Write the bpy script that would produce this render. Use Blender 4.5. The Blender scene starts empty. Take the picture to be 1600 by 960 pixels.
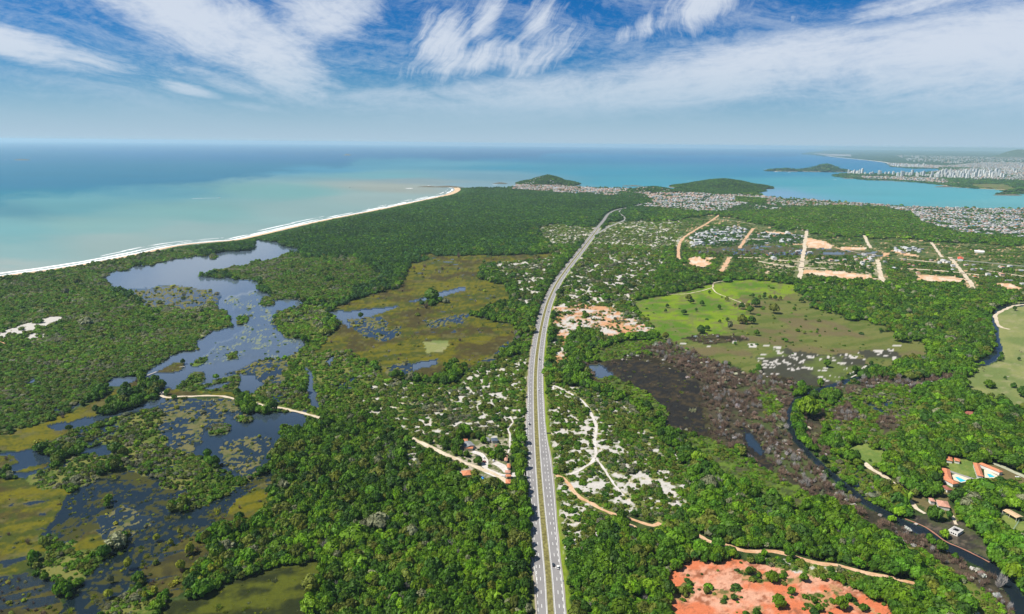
import bpy, bmesh, math, random
import numpy as np
from mathutils import Matrix, Vector
R = math.radians
random.seed(7); rng = np.random.default_rng(7)
scene = bpy.context.scene
COL = scene.collection

# ------------------------------------------------------------------ camera, sky, sun, exposure
H = 325.0; FPX = 1080.0; ROW0 = 224.5; ROLL = 0.0097
PITCH = math.atan((480 - ROW0) / FPX)
right0 = np.array([1.0, 0, 0]); fwd = np.array([0, math.cos(PITCH), -math.sin(PITCH)])
up0 = np.array([0, math.sin(PITCH), math.cos(PITCH)])
CR = right0 + ROLL * up0; CR /= np.linalg.norm(CR)
CU = np.cross(CR, fwd)
cam_data = bpy.data.cameras.new("camera"); cam = bpy.data.objects.new("camera", cam_data); COL.objects.link(cam)
cam.matrix_world = Matrix(((CR[0], CU[0], -fwd[0], 0), (CR[1], CU[1], -fwd[1], 0), (CR[2], CU[2], -fwd[2], H), (0, 0, 0, 1)))
cam_data.sensor_width = 36; cam_data.lens = 36 * FPX / 1600
cam_data.clip_start = 1; cam_data.clip_end = 200000
scene.camera = cam

SUN_AZ, SUN_EL = -97.0, 55.0        # azimuth measured from the view direction (+Y), negative = to the left
SUN_STRENGTH, SKY_STRENGTH = 4.9, 0.09
EXPOSURE = 0.45
world = bpy.data.worlds.new("World"); scene.world = world; world.use_nodes = True
sun = bpy.data.lights.new("sun", 'SUN'); sun_o = bpy.data.objects.new("sun", sun); COL.objects.link(sun_o)
sun.energy = SUN_STRENGTH; sun.angle = R(0.5); sun.color = (1.0, 0.95, 0.86)
sdir = Vector((math.sin(R(SUN_AZ)) * math.cos(R(SUN_EL)), math.cos(R(SUN_AZ)) * math.cos(R(SUN_EL)), math.sin(R(SUN_EL))))
sun_o.rotation_euler = sdir.to_track_quat('Z', 'Y').to_euler()
sun_o.location = (0, 0, 900)
vs = scene.view_settings
vs.view_transform = 'Standard'; vs.look = 'None'; vs.gamma = 1; vs.use_curve_mapping = False; vs.exposure = EXPOSURE
scene.cycles.volume_bounces = 1; scene.cycles.max_bounces = 6; scene.cycles.diffuse_bounces = 2
scene.cycles.glossy_bounces = 2; scene.cycles.transparent_max_bounces = 8

class NT:
    """small node-building helper"""
    def __init__(s, tree): s.t = tree; s.n = tree.nodes; s.l = tree.links
    def new(s, typ, **kw):
        n = s.n.new(typ)
        for k, v in kw.items(): setattr(n, k, v)
        return n
    def put(s, sock, v):
        if isinstance(v, bpy.types.NodeSocket): s.l.new(v, sock)
        else: sock.default_value = v
    def math(s, op, a, b=0.0, c=None, clamp=False):
        n = s.new('ShaderNodeMath', operation=op, use_clamp=clamp)
        s.put(n.inputs[0], a); s.put(n.inputs[1], b)
        if c is not None: s.put(n.inputs[2], c)
        return n.outputs[0]
    def mix(s, f, a, b, mode='MIX'):
        n = s.new('ShaderNodeMix', data_type='RGBA', blend_type=mode)
        s.put(n.inputs[0], f)
        for sock, v in ((n.inputs[6], a), (n.inputs[7], b)):
            s.put(sock, v if isinstance(v, bpy.types.NodeSocket) else (*v, 1.0))
        return n.outputs[2]
    def comb(s, x, y, z):
        n = s.new('ShaderNodeCombineXYZ')
        for i, v in enumerate((x, y, z)): s.put(n.inputs[i], v)
        return n.outputs[0]
    def noise(s, vec, scale, detail=4, rough=0.55, dist=0.0):
        n = s.new('ShaderNodeTexNoise'); s.put(n.inputs['Vector'], vec)
        n.inputs['Scale'].default_value = scale; n.inputs['Detail'].default_value = detail
        n.inputs['Roughness'].default_value = rough; n.inputs['Distortion'].default_value = dist
        return n.outputs[0]
    def step(s, v, lo, hi):
        n = s.new('ShaderNodeMapRange', interpolation_type='SMOOTHSTEP'); s.put(n.inputs[0], v)
        n.inputs[1].default_value = lo; n.inputs[2].default_value = hi
        return n.outputs[0]

def build_sky():
    w = NT(world.node_tree); w.n.clear()
    out = w.new('ShaderNodeOutputWorld'); bg = w.new('ShaderNodeBackground')
    sky = w.new('ShaderNodeTexSky', sky_type='NISHITA'); sky.sun_disc = False
    sky.sun_elevation = R(SUN_EL); sky.sun_rotation = R(SUN_AZ)
    sky.altitude = 300; sky.air_density = 1.0; sky.dust_density = 0.6; sky.ozone_density = 4.0
    tc = w.new('ShaderNodeTexCoord'); sep = w.new('ShaderNodeSeparateXYZ'); w.l.new(tc.outputs['Generated'], sep.inputs[0])
    x, y, z = sep.outputs
    # direction on the sky: degrees of azimuth (right +) and elevation
    az = w.math('MULTIPLY', w.math('ARCTAN2', x, y), 57.2958)
    el = w.math('MULTIPLY', w.math('ARCSINE', z), 57.2958)
    # cirrus: noise stretched along fibres, warped
    base = w.comb(az, el, 0.0)
    wn = w.new('ShaderNodeTexNoise'); w.put(wn.inputs['Vector'], w.comb(w.math('MULTIPLY', az, .09), w.math('MULTIPLY', el, .22), 3.1))
    wn.inputs['Scale'].default_value = 1; wn.inputs['Detail'].default_value = 3
    sub = w.new('ShaderNodeVectorMath', operation='SUBTRACT'); w.l.new(wn.outputs['Color'], sub.inputs[0]); sub.inputs[1].default_value = (.5, .5, .5)
    mul = w.new('ShaderNodeVectorMath', operation='MULTIPLY'); w.l.new(sub.outputs[0], mul.inputs[0]); mul.inputs[1].default_value = (5.5, 2.6, 0)
    add = w.new('ShaderNodeVectorMath', operation='ADD'); w.l.new(base, add.inputs[0]); w.l.new(mul.outputs[0], add.inputs[1])
    s2 = w.new('ShaderNodeSeparateXYZ'); w.l.new(add.outputs[0], s2.inputs[0]); ax, ey = s2.outputs[0], s2.outputs[1]
    def fib(ang, sa, se, seed, detail=7, rough=.62):
        c, s_ = math.cos(R(ang)), math.sin(R(ang))
        u = w.math('ADD', w.math('MULTIPLY', ax, c), w.math('MULTIPLY', ey, s_))
        v = w.math('ADD', w.math('MULTIPLY', ax, -s_), w.math('MULTIPLY', ey, c))
        return w.noise(w.comb(w.math('MULTIPLY', u, sa), w.math('MULTIPLY', v, se), seed), 1.0, detail, rough)
    def anis(ang, sa, se, seed, detail=9, rough=.64, warp=True):
        """noise drawn out along one direction of the sky"""
        c, s_ = math.cos(R(ang)), math.sin(R(ang)); X_, Y_ = (ax, ey) if warp else (az, el)
        u = w.math('ADD', w.math('MULTIPLY', X_, c), w.math('MULTIPLY', Y_, s_)); v = w.math('ADD', w.math('MULTIPLY', X_, -s_), w.math('MULTIPLY', Y_, c))
        return w.noise(w.comb(w.math('MULTIPLY', u, sa), w.math('MULTIPLY', v, se), seed), 1.0, detail, rough)
    def blob(a0, e0, ra, re, ang=0.0):
        c, s_ = math.cos(R(ang)), math.sin(R(ang))
        da, de = w.math('SUBTRACT', az, a0), w.math('SUBTRACT', el, e0)
        u = w.math('DIVIDE', w.math('ADD', w.math('MULTIPLY', da, c), w.math('MULTIPLY', de, s_)), ra)
        v = w.math('DIVIDE', w.math('ADD', w.math('MULTIPLY', da, -s_), w.math('MULTIPLY', de, c)), re)
        r2 = w.math('ADD', w.math('MULTIPLY', u, u), w.math('MULTIPLY', v, v))
        return w.math('EXPONENT', w.math('MULTIPLY', r2, -.50))
    def layer(noi, blobs, lo=.38, hi=.92, gain=.55):
        m = None
        for b_ in blobs:
            q = w.math('MULTIPLY', blob(*b_[:5]), b_[5]); m = q if m is None else w.math('MAXIMUM', m, q)
        v = w.math('ADD', w.math('MULTIPLY_ADD', noi, 2.3, -.65), w.math('MULTIPLY', w.math('SUBTRACT', m, .62), 1.05))
        return w.math('MULTIPLY', w.step(v, lo, hi), w.step(m, .02, .45))
    def blend(a_, b_, t): return w.math('ADD', w.math('MULTIPLY', a_, 1 - t), w.math('MULTIPLY', b_, t))
    puff = w.noise(w.comb(w.math('MULTIPLY', ax, .42), w.math('MULTIPLY', ey, 1.0), 2.), 1.0, 12, .68)
    fine = w.noise(w.comb(w.math('MULTIPLY', ax, 1.3), w.math('MULTIPLY', ey, 2.6), 6.), 1.0, 8, .7)
    tex = blend(puff, fine, .3)
    # the fan at the upper left, its sheets hanging down to the left and a plume crossing to the top centre
    A = layer(blend(tex, anis(-26, .10, .9, 5.0), .4), [(-23.5, 8.6, 7.5, 2.6, -22, 1.15), (-18.5, 6.2, 4.6, 2.3, -34, 1.15), (-14.5, 9.4, 4.5, 2.3, 24, 1.05), (-30, 10.6, 9, 1.2, -8, .95), (-9, 11.6, 5, .9, 8, 1.0),
                   (-21, 4.2, 5, .8, -14, .75), (-28, 5.0, 4, .5, 4, .55)], .18, 1.10)
    D = layer(blend(tex, anis(-8, .10, 1.0, 7.0), .5), [(-36.5, 6.4, 7.5, .95, -10, 1.15), (-31, 5.3, 3.5, .45, -14, .9), (-38, 9.6, 3, .5, -5, .9), (-37, 11.4, 4, .8, 0, .7), (-24.5, 3.6, 2, .4, -12, .95), (-20, 2.5, 2.4, .35, -6, .7)], .22, 1.0)
    # feathery hooks in the centre
    Cc = layer(blend(tex, anis(58, .12, 1.1, 9.0), .6), [(-5.5, 7.6, 2.6, 2.0, 60, 1.05), (-2.2, 9.4, 2.6, 1.1, 66, .95), (1.8, 9.2, 2.8, 1.2, 55, .9), (-3, 6.4, 5, 1.2, 10, 1.0), (2.5, 7.0, 4.2, 1.4, 30, .85), (14.5, 10.6, 3.4, 1.7, 25, 1.1), (10.5, 8.8, 3.5, .8, 20, .8), (21, 9.0, 3.5, .6, 15, .55)], .26, 1.05)
    # the long veil rising to the right
    B = layer(blend(tex, anis(7, .07, .8, 1.0), .45), [(4, 3.6, 13, 1.9, 5, 1.0), (18, 5.4, 15, 2.2, 8, 1.15), (33, 6.4, 14, 2.7, 4, 1.2), (-9, 3.1, 7, 1.0, 2, .8), (36, 3.2, 12, 1.8, 0, .95)], .10, 1.12)
    E = layer(blend(tex, anis(12, .10, 1.1, 12.0), .5), [(29, 9.6, 5, .9, 10, .9), (34, 10.6, 5, .6, 14, .8), (24, 8.2, 5, .5, 12, .7), (7, 11.5, 6, .6, 8, .55)], .26, 1.05)
    cl = A
    for q_ in (D, Cc, B, E): cl = w.math('MAXIMUM', cl, q_)
    veil = w.math('MULTIPLY', w.step(blend(anis(-14, .05, .5, 21.0), fine, .35), .42, .72), .42)
    cl = w.math('MAXIMUM', cl, veil)
    cl = w.math('MULTIPLY', cl, w.step(el, 0.6, 3.8)); cl = w.math('POWER', cl, .85)
    hi = w.math('MULTIPLY', w.step(w.noise(w.comb(w.math('DIVIDE', x, w.math('MAXIMUM', z, .05)), w.math('DIVIDE', y, w.math('MAXIMUM', z, .05)), 0.), .55, 6, .6), .5, .8), w.step(el, 12.5, 18))
    cl = w.math('MAXIMUM', cl, w.math('MULTIPLY', hi, .7))
    hs = w.new('ShaderNodeHueSaturation'); w.l.new(sky.outputs[0], hs.inputs['Color'])
    hs.inputs['Hue'].default_value = SKY_HUE; hs.inputs['Saturation'].default_value = SKY_SAT
    w.put(hs.inputs['Value'], SKY_VAL)
    blue = w.mix(w.math('SUBTRACT', 1.0, w.step(el, 14, 30)), hs.outputs[0], w.mix(1.0, hs.outputs[0], (.20, .84, 1.34), 'MULTIPLY'))
    col = w.mix(w.math('MULTIPLY', cl, .86), blue, w.mix(w.step(el, 1.5, 7), CLOUD_LOW, CLOUD))
    # milky air low over the horizon (outside the haze box: the air beyond 60 km)
    col = w.mix(w.math('MULTIPLY', w.math('SUBTRACT', 1.0, w.step(el, -.8, 6.5)), .90), col, LOWAIR)
    w.l.new(col, bg.inputs[0]); bg.inputs[1].default_value = SKY_STRENGTH
    w.l.new(bg.outputs[0], out.inputs[0])
SKY_HUE, SKY_SAT, SKY_VAL = 0.5, 1.3, 0.52
CLOUD = (5.9, 6.4, 7.1); CLOUD_LOW = (4.5, 5.4, 6.3); LOWAIR = (3.9, 5.1, 6.3)
build_sky()

# ------------------------------------------------------------------ geometry helpers
def horizon_row(px): return ROW0 + ROLL * (np.asarray(px, float) - 800)
def G(px, py):
    """photo pixel (1600x960) -> point on the plane z=0"""
    px = np.asarray(px, float); py = np.asarray(py, float)
    u = px - 800; v = 480 - py
    d = u[..., None] * CR + v[..., None] * CU + FPX * fwd
    t = -H / np.minimum(d[..., 2], -1e-6)
    return d[..., 0] * t, d[..., 1] * t
def PX(x, y, z=0.0):
    p = np.stack([x, y, np.zeros_like(x) + z - H], -1)
    zc = p @ fwd
    return 800 + FPX * (p @ CR) / zc, 480 - FPX * (p @ CU) / zc
def pxm(x, y): return FPX / max(1.0, float(np.array([x, y, -H]) @ fwd))

def _h(ix, iy, seed):
    n = (ix * 374761393 + iy * 668265263 + seed * 974711) & 0xffffffff
    n = ((n ^ (n >> 13)) * 1274126177) & 0xffffffff
    return ((n ^ (n >> 16)) & 0xffffff) / 16777215.0
def vnoise(x, y, seed=0):
    xf = np.floor(x); yf = np.floor(y); fx = x - xf; fy = y - yf
    ix = xf.astype(np.int64); iy = yf.astype(np.int64)
    fx = fx * fx * fx * (fx * (fx * 6 - 15) + 10); fy = fy * fy * fy * (fy * (fy * 6 - 15) + 10)
    a, b, c, d = _h(ix, iy, seed), _h(ix + 1, iy, seed), _h(ix, iy + 1, seed), _h(ix + 1, iy + 1, seed)
    return a + (b - a) * fx + (c - a) * fy + (a - b - c + d) * fx * fy
def fbm(x, y, octv=4, seed=0, rough=.55):
    s = 0; a = 1; t = 0
    for i in range(octv):
        ca, sa = math.cos(i * 1.1), math.sin(i * 1.1)
        s = s + a * vnoise((x * ca - y * sa) * 2 ** i, (x * sa + y * ca) * 2 ** i, seed + i * 17); t += a; a *= rough
    return s / t
def sst(v, lo, hi):
    t = np.clip((v - lo) / (hi - lo), 0, 1); return t * t * (3 - 2 * t)

def P(s):
    a = [float(q) for q in s.replace(',', ' ').split()]; return np.array(a).reshape(-1, 2)
def inpoly(px, py, poly):
    res = np.zeros(px.shape, bool)
    m = (px >= poly[:, 0].min()) & (px <= poly[:, 0].max()) & (py >= poly[:, 1].min()) & (py <= poly[:, 1].max())
    if not m.any(): return res
    x = px[m]; y = py[m]; r = np.zeros(x.shape, bool)
    x0, y0 = poly[-1]
    for x1, y1 in poly:
        if y0 != y1:
            c = ((y0 > y) != (y1 > y)); r ^= c & (x < (x1 - x0) * (y - y0) / (y1 - y0) + x0)
        x0, y0 = x1, y1
    res[m] = r; return res
def dense(poly, step):
    """Catmull-Rom through world points, resampled about every step metres"""
    p = np.asarray(poly, float); n = len(p); out = []
    if n == 2:
        k = max(2, int(np.linalg.norm(p[1] - p[0]) / step)); return p[0] + (p[1] - p[0]) * np.linspace(0, 1, k + 1)[:, None]
    q = np.vstack([2 * p[0] - p[1], p, 2 * p[-1] - p[-2]])
    for i in range(n - 1):
        a, b, c, d = q[i:i + 4]; k = max(2, int(np.linalg.norm(c - b) / step))
        t = (np.arange(k) / k)[:, None]
        out.append(.5 * (2 * b + (c - a) * t + (2 * a - 5 * b + 4 * c - d) * t ** 2 + (3 * b - a - 3 * c + d) * t ** 3))
    out.append(p[-1:]); return np.vstack(out)
def pdist(x, y, line, cap=60.0):
    """distance and signed side (right +) to a polyline"""
    best = np.full(x.shape, 1e9); sg = np.zeros(x.shape)
    m = (x > line[:, 0].min() - cap) & (x < line[:, 0].max() + cap) & (y > line[:, 1].min() - cap) & (y < line[:, 1].max() + cap)
    xs, ys = x[m], y[m]; b = best[m]; s = sg[m]
    for (x0, y0), (x1, y1) in zip(line[:-1], line[1:]):
        dx, dy = x1 - x0, y1 - y0; L = dx * dx + dy * dy + 1e-9
        t = np.clip(((xs - x0) * dx + (ys - y0) * dy) / L, 0, 1)
        d = np.hypot(xs - x0 - t * dx, ys - y0 - t * dy); c = d < b
        b = np.where(c, d, b); s = np.where(c, np.sign((xs - x0) * dy - (ys - y0) * dx), s)
    best[m] = b; sg[m] = s; return best, sg

# ------------------------------------------------------------------ object helpers
def mesh_np(name, verts, faces, mat, attrs=None, smooth=False, parent=None, kind=None):
    me = bpy.data.meshes.new(name); verts = np.asarray(verts, np.float32); faces = np.asarray(faces, np.int32)
    k = faces.shape[1]
    me.vertices.add(len(verts)); me.vertices.foreach_set('co', verts.ravel())
    me.loops.add(faces.size); me.loops.foreach_set('vertex_index', faces.ravel())
    me.polygons.add(len(faces)); me.polygons.foreach_set('loop_start', np.arange(0, faces.size, k, dtype=np.int32))
    if smooth: me.polygons.foreach_set('use_smooth', np.ones(len(faces), bool))
    me.update(calc_edges=True)
    for an, (typ, dom, arr) in (attrs or {}).items():
        a = me.attributes.new(an, typ, dom)
        if typ == 'FLOAT_COLOR':
            arr = np.hstack([arr, np.ones((len(arr), 1))]); a.data.foreach_set('color', arr.astype(np.float32).ravel())
        else: a.data.foreach_set('value', np.asarray(arr, np.float32).ravel())
    if mat: me.materials.append(mat)
    o = bpy.data.objects.new(name, me); COL.objects.link(o)
    if parent: o.parent = parent
    if kind: o['kind'] = kind
    return o
def tag(o, label=None, cat=None, group=None):
    if label: o['label'] = label
    if cat: o['category'] = cat
    if group: o['group'] = group
    return o
def thing(name, label, cat, loc, rz=0.0, group=None):
    o = bpy.data.objects.new(name, None); COL.objects.link(o); o.location = loc; o.rotation_euler = (0, 0, rz)
    o.empty_display_size = 1; return tag(o, label, cat, group)
def bobj(name, bm, mat, parent=None, smooth=False):
    me = bpy.data.meshes.new(name); bm.to_mesh(me); bm.free(); me.materials.append(mat)
    if smooth:
        for p in me.polygons: p.use_smooth = True
    o = bpy.data.objects.new(name, me); COL.objects.link(o)
    if parent: o.parent = parent
    return o
def box(bm, x0, x1, y0, y1, z0, z1):
    v = [bm.verts.new(c) for c in ((x0, y0, z0), (x1, y0, z0), (x1, y1, z0), (x0, y1, z0), (x0, y0, z1), (x1, y0, z1), (x1, y1, z1), (x0, y1, z1))]
    for f in ((0, 3, 2, 1), (4, 5, 6, 7), (0, 1, 5, 4), (1, 2, 6, 5), (2, 3, 7, 6), (3, 0, 4, 7)): bm.faces.new([v[i] for i in f])
def tube(bm, pts, radii, seg=6):
    rings = []
    for i, (p, r) in enumerate(zip(pts, radii)):
        p = Vector(p); d = (Vector(pts[min(i + 1, len(pts) - 1)]) - Vector(pts[max(i - 1, 0)])).normalized()
        a = d.cross(Vector((.3, .9, .1))).normalized(); b = d.cross(a)
        rings.append([bm.verts.new(p + (a * math.cos(6.2832 * k / seg) + b * math.sin(6.2832 * k / seg)) * r) for k in range(seg)])
    for r0, r1 in zip(rings[:-1], rings[1:]):
        for k in range(seg): bm.faces.new((r0[k], r0[(k + 1) % seg], r1[(k + 1) % seg], r1[k]))
    bm.faces.new(rings[-1])
def copy_tree(o, parent=None):
    c = o.copy(); COL.objects.link(c); c.parent = parent
    for ch in o.children: copy_tree(ch, c)
    return c

# ------------------------------------------------------------------ materials
def mat(name, col, rough=.8, spec=.3, noise=None, bump=None, metallic=0.0, tint_random=0.0):
    m = bpy.data.materials.new(name); m.use_nodes = True; w = NT(m.node_tree); b = w.n['Principled BSDF']
    b.inputs['Roughness'].default_value = rough; b.inputs['Specular IOR Level'].default_value = spec; b.inputs['Metallic'].default_value = metallic
    tc = w.new('ShaderNodeTexCoord').outputs['Object']; c = None
    if noise:
        f = w.noise(tc, noise[0], 5, .6)
        c = w.mix(w.step(f, .3, .7), tuple(q * (1 - noise[1]) for q in col), tuple(min(1, q * (1 + noise[1])) for q in col))
    if tint_random:
        r = w.new('ShaderNodeObjectInfo').outputs['Random']
        c = w.mix(1.0, c if c else col, w.new('ShaderNodeCombineColor').outputs[0], 'MULTIPLY') if False else c
    if c: w.l.new(c, b.inputs['Base Color'])
    else: b.inputs['Base Color'].default_value = (*col, 1)
    if bump:
        bn = w.new('ShaderNodeBump'); bn.inputs['Distance'].default_value = bump[1]; bn.inputs['Strength'].default_value = bump[2]
        w.l.new(w.noise(tc, bump[0], 4), bn.inputs['Height']); w.l.new(bn.outputs[0], b.inputs['Normal'])
    return m
def roof_mat(name, col, pitch=.35):
    """clay or sheet roof: ribs running down the slope, blotchy with age"""
    m = bpy.data.materials.new(name); m.use_nodes = True; w = NT(m.node_tree); b = w.n['Principled BSDF']
    b.inputs['Roughness'].default_value = .75
    tc = w.new('ShaderNodeTexCoord').outputs['Object']
    wv = w.new('ShaderNodeTexWave', bands_direction='X'); wv.inputs['Scale'].default_value = 1 / pitch * .3; w.l.new(tc, wv.inputs['Vector'])
    c = w.mix(w.step(w.noise(tc, .7, 5, .7), .3, .72), tuple(q * .62 for q in col), tuple(min(1, q * 1.15) for q in col))
    c = w.mix(w.math('MULTIPLY', wv.outputs[1], .35), c, tuple(q * .55 for q in col))
    w.l.new(c, b.inputs['Base Color']); return m
def foliage_mat(name):
    m = bpy.data.materials.new(name); m.use_nodes = True; w = NT(m.node_tree); b = w.n['Principled BSDF']
    at = w.new('ShaderNodeAttribute', attribute_type='INSTANCER', attribute_name='tint')
    sh = w.new('ShaderNodeAttribute', attribute_name='leaf')          # each leaf clump's own shade
    k = w.math('MULTIPLY_ADD', sh.outputs['Fac'], .9, .55)
    c = w.mix(1.0, at.outputs['Color'], w.comb(k, k, k), 'MULTIPLY')
    w.l.new(c, b.inputs['Base Color']); b.inputs['Roughness'].default_value = .55; b.inputs['Specular IOR Level'].default_value = .18
    tr = w.new('ShaderNodeBsdfTranslucent'); w.l.new(w.mix(1.0, c, (1.1, 1.25, .5), 'MULTIPLY'), tr.inputs[0])
    mx = w.new('ShaderNodeMixShader'); mx.inputs[0].default_value = .22
    w.l.new(b.outputs[0], mx.inputs[1]); w.l.new(tr.outputs[0], mx.inputs[2]); w.l.new(mx.outputs[0], w.n['Material Output'].inputs[0])
    return m
M_LEAF = foliage_mat('foliage')
M_BARK = mat('bark', (.16, .12, .09), .9, .1, (3, .3))
M_DEADWOOD = bpy.data.materials.new('dead_wood'); M_DEADWOOD.use_nodes = True
_w = NT(M_DEADWOOD.node_tree); _a = _w.new('ShaderNodeAttribute', attribute_type='INSTANCER', attribute_name='tint')
_w.l.new(_a.outputs['Color'], _w.n['Principled BSDF'].inputs['Base Color']); _w.n['Principled BSDF'].inputs['Roughness'].default_value = .9

# ------------------------------------------------------------------ the land-cover map, traced in photo pixels and unprojected
BEACH = P("-300,500 -120,459 0,434 100,420 200,402 280,385 370,376 400,370 500,347 600,327 675,311 706,304 717,299 719,295 712,292.5 706,293.5")
SEA_P = np.vstack([P("-4000,100 -4000,1500"), P("-1200,700"), BEACH, P("722,294 800,293.5 893,292 960,294 1000,296 1040,298 1060,299 1130,299 1180,302 1192,305 1186,307 1200,308 1260,312 1300,315 1350,318 1425,323 1500,325 1600,327 2400,345 6000,480 6000,100")])
# far shores (drawn as land over the sea)
FAR_LAND = [P("1250,240.6 1300,245.5 1340,249 1382,254.5 1388,258 1393,261 1431,264 1467,264 1468,267.5 1440,270 1380,272 1330,271 1310,272 1300,275 1311,277.5 1347,281 1394,283 1450,286.5 1487,292 1525,295 1572,297 1566,300 1553,305 1600,311 2600,345 5000,420 5000,234 1600,230.8 1300,234 1262,239")]
CLS = []   # (class, polygon, warp px) in paint order; default land = F forest
def A(c, s, w=5.0): CLS.append((c, P(s), w))
# forests / mangroves / scrub
A('V', "0,500 100,470 160,445 225,478 345,480 365,512 325,520 310,547 250,570 225,582 160,600 130,630 60,665 0,680", 7)
A('V', "0,395 284,388 320,399 220,417 160,440 180,450 100,480 0,520", 5)
A('V', "420,395 480,402 560,400 600,430 560,455 520,480 470,470 430,468 400,440 330,432 340,420", 8)
A('C', "430,490 470,480 520,480 500,520 560,560 600,590 700,570 800,560 826,500 830,560 826,700 760,640 700,700 640,690 560,650 500,655 430,640 380,625 350,590 400,560 440,555 480,540 470,530 430,525", 8)
A('C', "180,740 200,690 260,640 290,620 300,700 330,730 400,745 440,740 430,790 370,800 300,830 290,790 250,765 190,740", 6)
A('C', "60,740 110,715 170,700 190,715 150,745 105,775 70,765 20,760", 6)
A('C', "60,700 130,665 200,640 260,640 240,700 180,700 110,705", 6)
A('C', "80,845 120,830 180,800 200,830 160,860 150,900 100,915 60,900", 6)
A('C', "135,920 170,870 200,850 220,880 200,925 250,935 240,962 120,962", 6)
A('F', "255,880 300,830 335,815 365,820 400,800 425,765 425,740 460,700 500,655 560,650 640,690 700,700 760,760 828,770 840,962 480,962 490,905 500,880 450,885 400,897 330,925 290,935 262,910", 5)
A('F', "600,440 650,400 740,395 780,410 790,440 815,470 830,500 800,545 806,505 790,445 750,435 745,415 700,402 640,415 620,450", 6)
A('F', "730,500 760,478 800,470 806,505 760,505", 5)
A('F', "610,585 640,590 700,570 740,572 700,600 640,610", 6)
# olive marshes
A('Y', "520,485 560,465 620,450 640,415 690,402 755,405 750,435 790,445 805,480 730,490 806,512 800,545 770,565 740,575 700,570 683,588 640,590 600,592 590,570 560,560 540,548 490,550 520,520 535,500", 5)
A('F', "735,492 765,478 800,468 803,500 770,503", 5)
A('F', "655,474 670,462 690,464 690,472 670,480", 4)
A('Y', "0,745 40,752 70,765 125,768 115,800 85,820 60,840 75,860 40,890 0,905", 6)
A('Y', "0,680 60,665 110,645 150,628 175,612 215,590 220,600 170,625 140,660 75,690 40,703 0,703", 5)
A('Y', "118,845 150,826 182,840 150,858 120,862", 5)
A('y', "0,905 40,892 90,915 100,935 90,962 0,962", 8)
A('m', "250,945 330,925 400,897 450,885 505,878 490,905 470,940 480,962 250,962", 6)
A('Y', "362,785 400,752 420,745 428,765 410,800 380,812 335,815", 6)
A('y', "240,870 300,835 330,860 300,890 285,930 240,935 215,890", 6)
A('Y', "300,690 310,680 290,700", 3)
A('q', "255,640 330,625 380,640 400,660 340,665 300,700 270,700 250,680", 6)
A('q', "340,590 400,565 450,560 440,600 380,600", 4)
# lagoon and ponds
A('W', "471,391 440,380 400,375 396,380 397,388 375,391 320,399 275,404 220,417 175,425 160,437 180,450 220,459 300,462 322,457 335,475 350,487 365,512 325,520 307,535 310,547 272,553 250,570 225,582 215,590 260,597 255,612 275,615 300,590 340,590 400,565 425,560 462,555 480,542 470,532 432,527 420,515 430,490 462,480 475,470 432,467 407,455 400,440 380,437 320,433 302,435 332,425 398,410 440,400", 4)
A('q', "205,452 250,447 300,450 345,458 340,480 290,482 230,480 215,465", 7)
A('X', "355,470 400,455 420,480 430,515 460,535 475,545 430,558 380,560 330,570 310,560 340,540 380,520 375,495", 6)
for s in ("380,492 390,495 385,505 372,508 370,502", "410,465 425,467 432,475 415,480 405,475", "330,395 345,401 335,406 328,403"): A('V', s, 3)
A('Y', "243,582 275,565 290,568 283,578 255,583", 2)
A('E', "297,570 310,560 325,558 322,565 310,572", 2); A('E', "354,555 372,550 372,560 355,562", 2)
A('W', "262,600 282,600 330,572 350,585 400,585 412,600 395,615 370,610 380,590 350,590 300,612 262,612", 4)
A('E', "276,607 300,582 316,580 320,590 310,602 330,598 370,585 380,592 378,604 360,610 340,613 290,614", 3)
A('W', "315,607 335,600 360,596 352,604 330,610", 2)
A('W', "375,590 395,585 410,600 390,612 372,615", 3)
A('W', "272,645 330,632 372,640 360,655 395,645 425,650 445,665 440,695 418,730 380,748 350,735 330,715 296,712 290,695 262,700 258,670", 4)
A('q', "345,695 400,680 436,692 425,725 385,745 350,730", 10); A('q', "262,670 300,668 320,690 300,712 270,705", 8); A('q', "100,800 150,770 200,775 190,800 130,835", 9); A('q', "190,830 250,820 300,815 280,850 200,870", 9)
A('V', "323,670 340,660 358,665 356,678 340,680 325,680", 3); A('V', "370,653 392,650 395,657 385,662 372,660", 3)
A('q', "262,640 330,628 345,640 350,660 300,680 265,690", 5)
A('q', "250,620 262,624 300,622 345,622 372,630 372,646 330,652 262,656 250,640", 4)
A('Y', "262,606 300,612 345,611 372,616 368,621 345,618 290,619 262,620", 2)
A('W', "415,648 480,640 480,655 470,665 440,665 415,660", 4)
A('w', "105,775 157,741 200,735 245,747 254,765 290,765 262,797 300,800 362,770 400,745 425,735 428,748 385,768 372,782 330,824 300,835 255,862 225,890 215,905 185,935 150,962 88,962 110,930 150,885 175,860 215,830 180,838 155,826 120,845 85,850 95,830 60,838 90,805", 5)
A('q', "150,810 200,790 240,820 200,830 165,850", 6)
A('W', "0,707 44,702 85,714 75,728 60,738 40,747 0,735", 3); A('Y', "0,712 20,712 28,722 15,728 0,733", 2); A('Y', "15,738 50,728 75,722 70,730 40,738", 2)
A('W', "105,709 130,700 168,694 177,702 175,710 155,713 135,708", 2)
A('W', "75,667 130,652 165,648 205,638 258,620 262,628 210,645 160,655 140,666 90,672", 4)
A('W', "108,637 125,628 140,618 141,622 128,632 112,638", 2); A('W', "160,602 175,590 215,588 213,596 180,603 162,606", 4); A('W', "83,640 92,637 96,641 86,645", 2)
A('W', "40,600 55,590 57,594 45,603", 2); A('W', "478,575 486,572 488,600 497,620 500,637 488,637 480,620", 3)
A('W', "508,568 520,555 525,560 515,572", 3); A('W', "510,488 560,484 625,478 600,490 560,498 545,512 530,500", 3)
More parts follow.
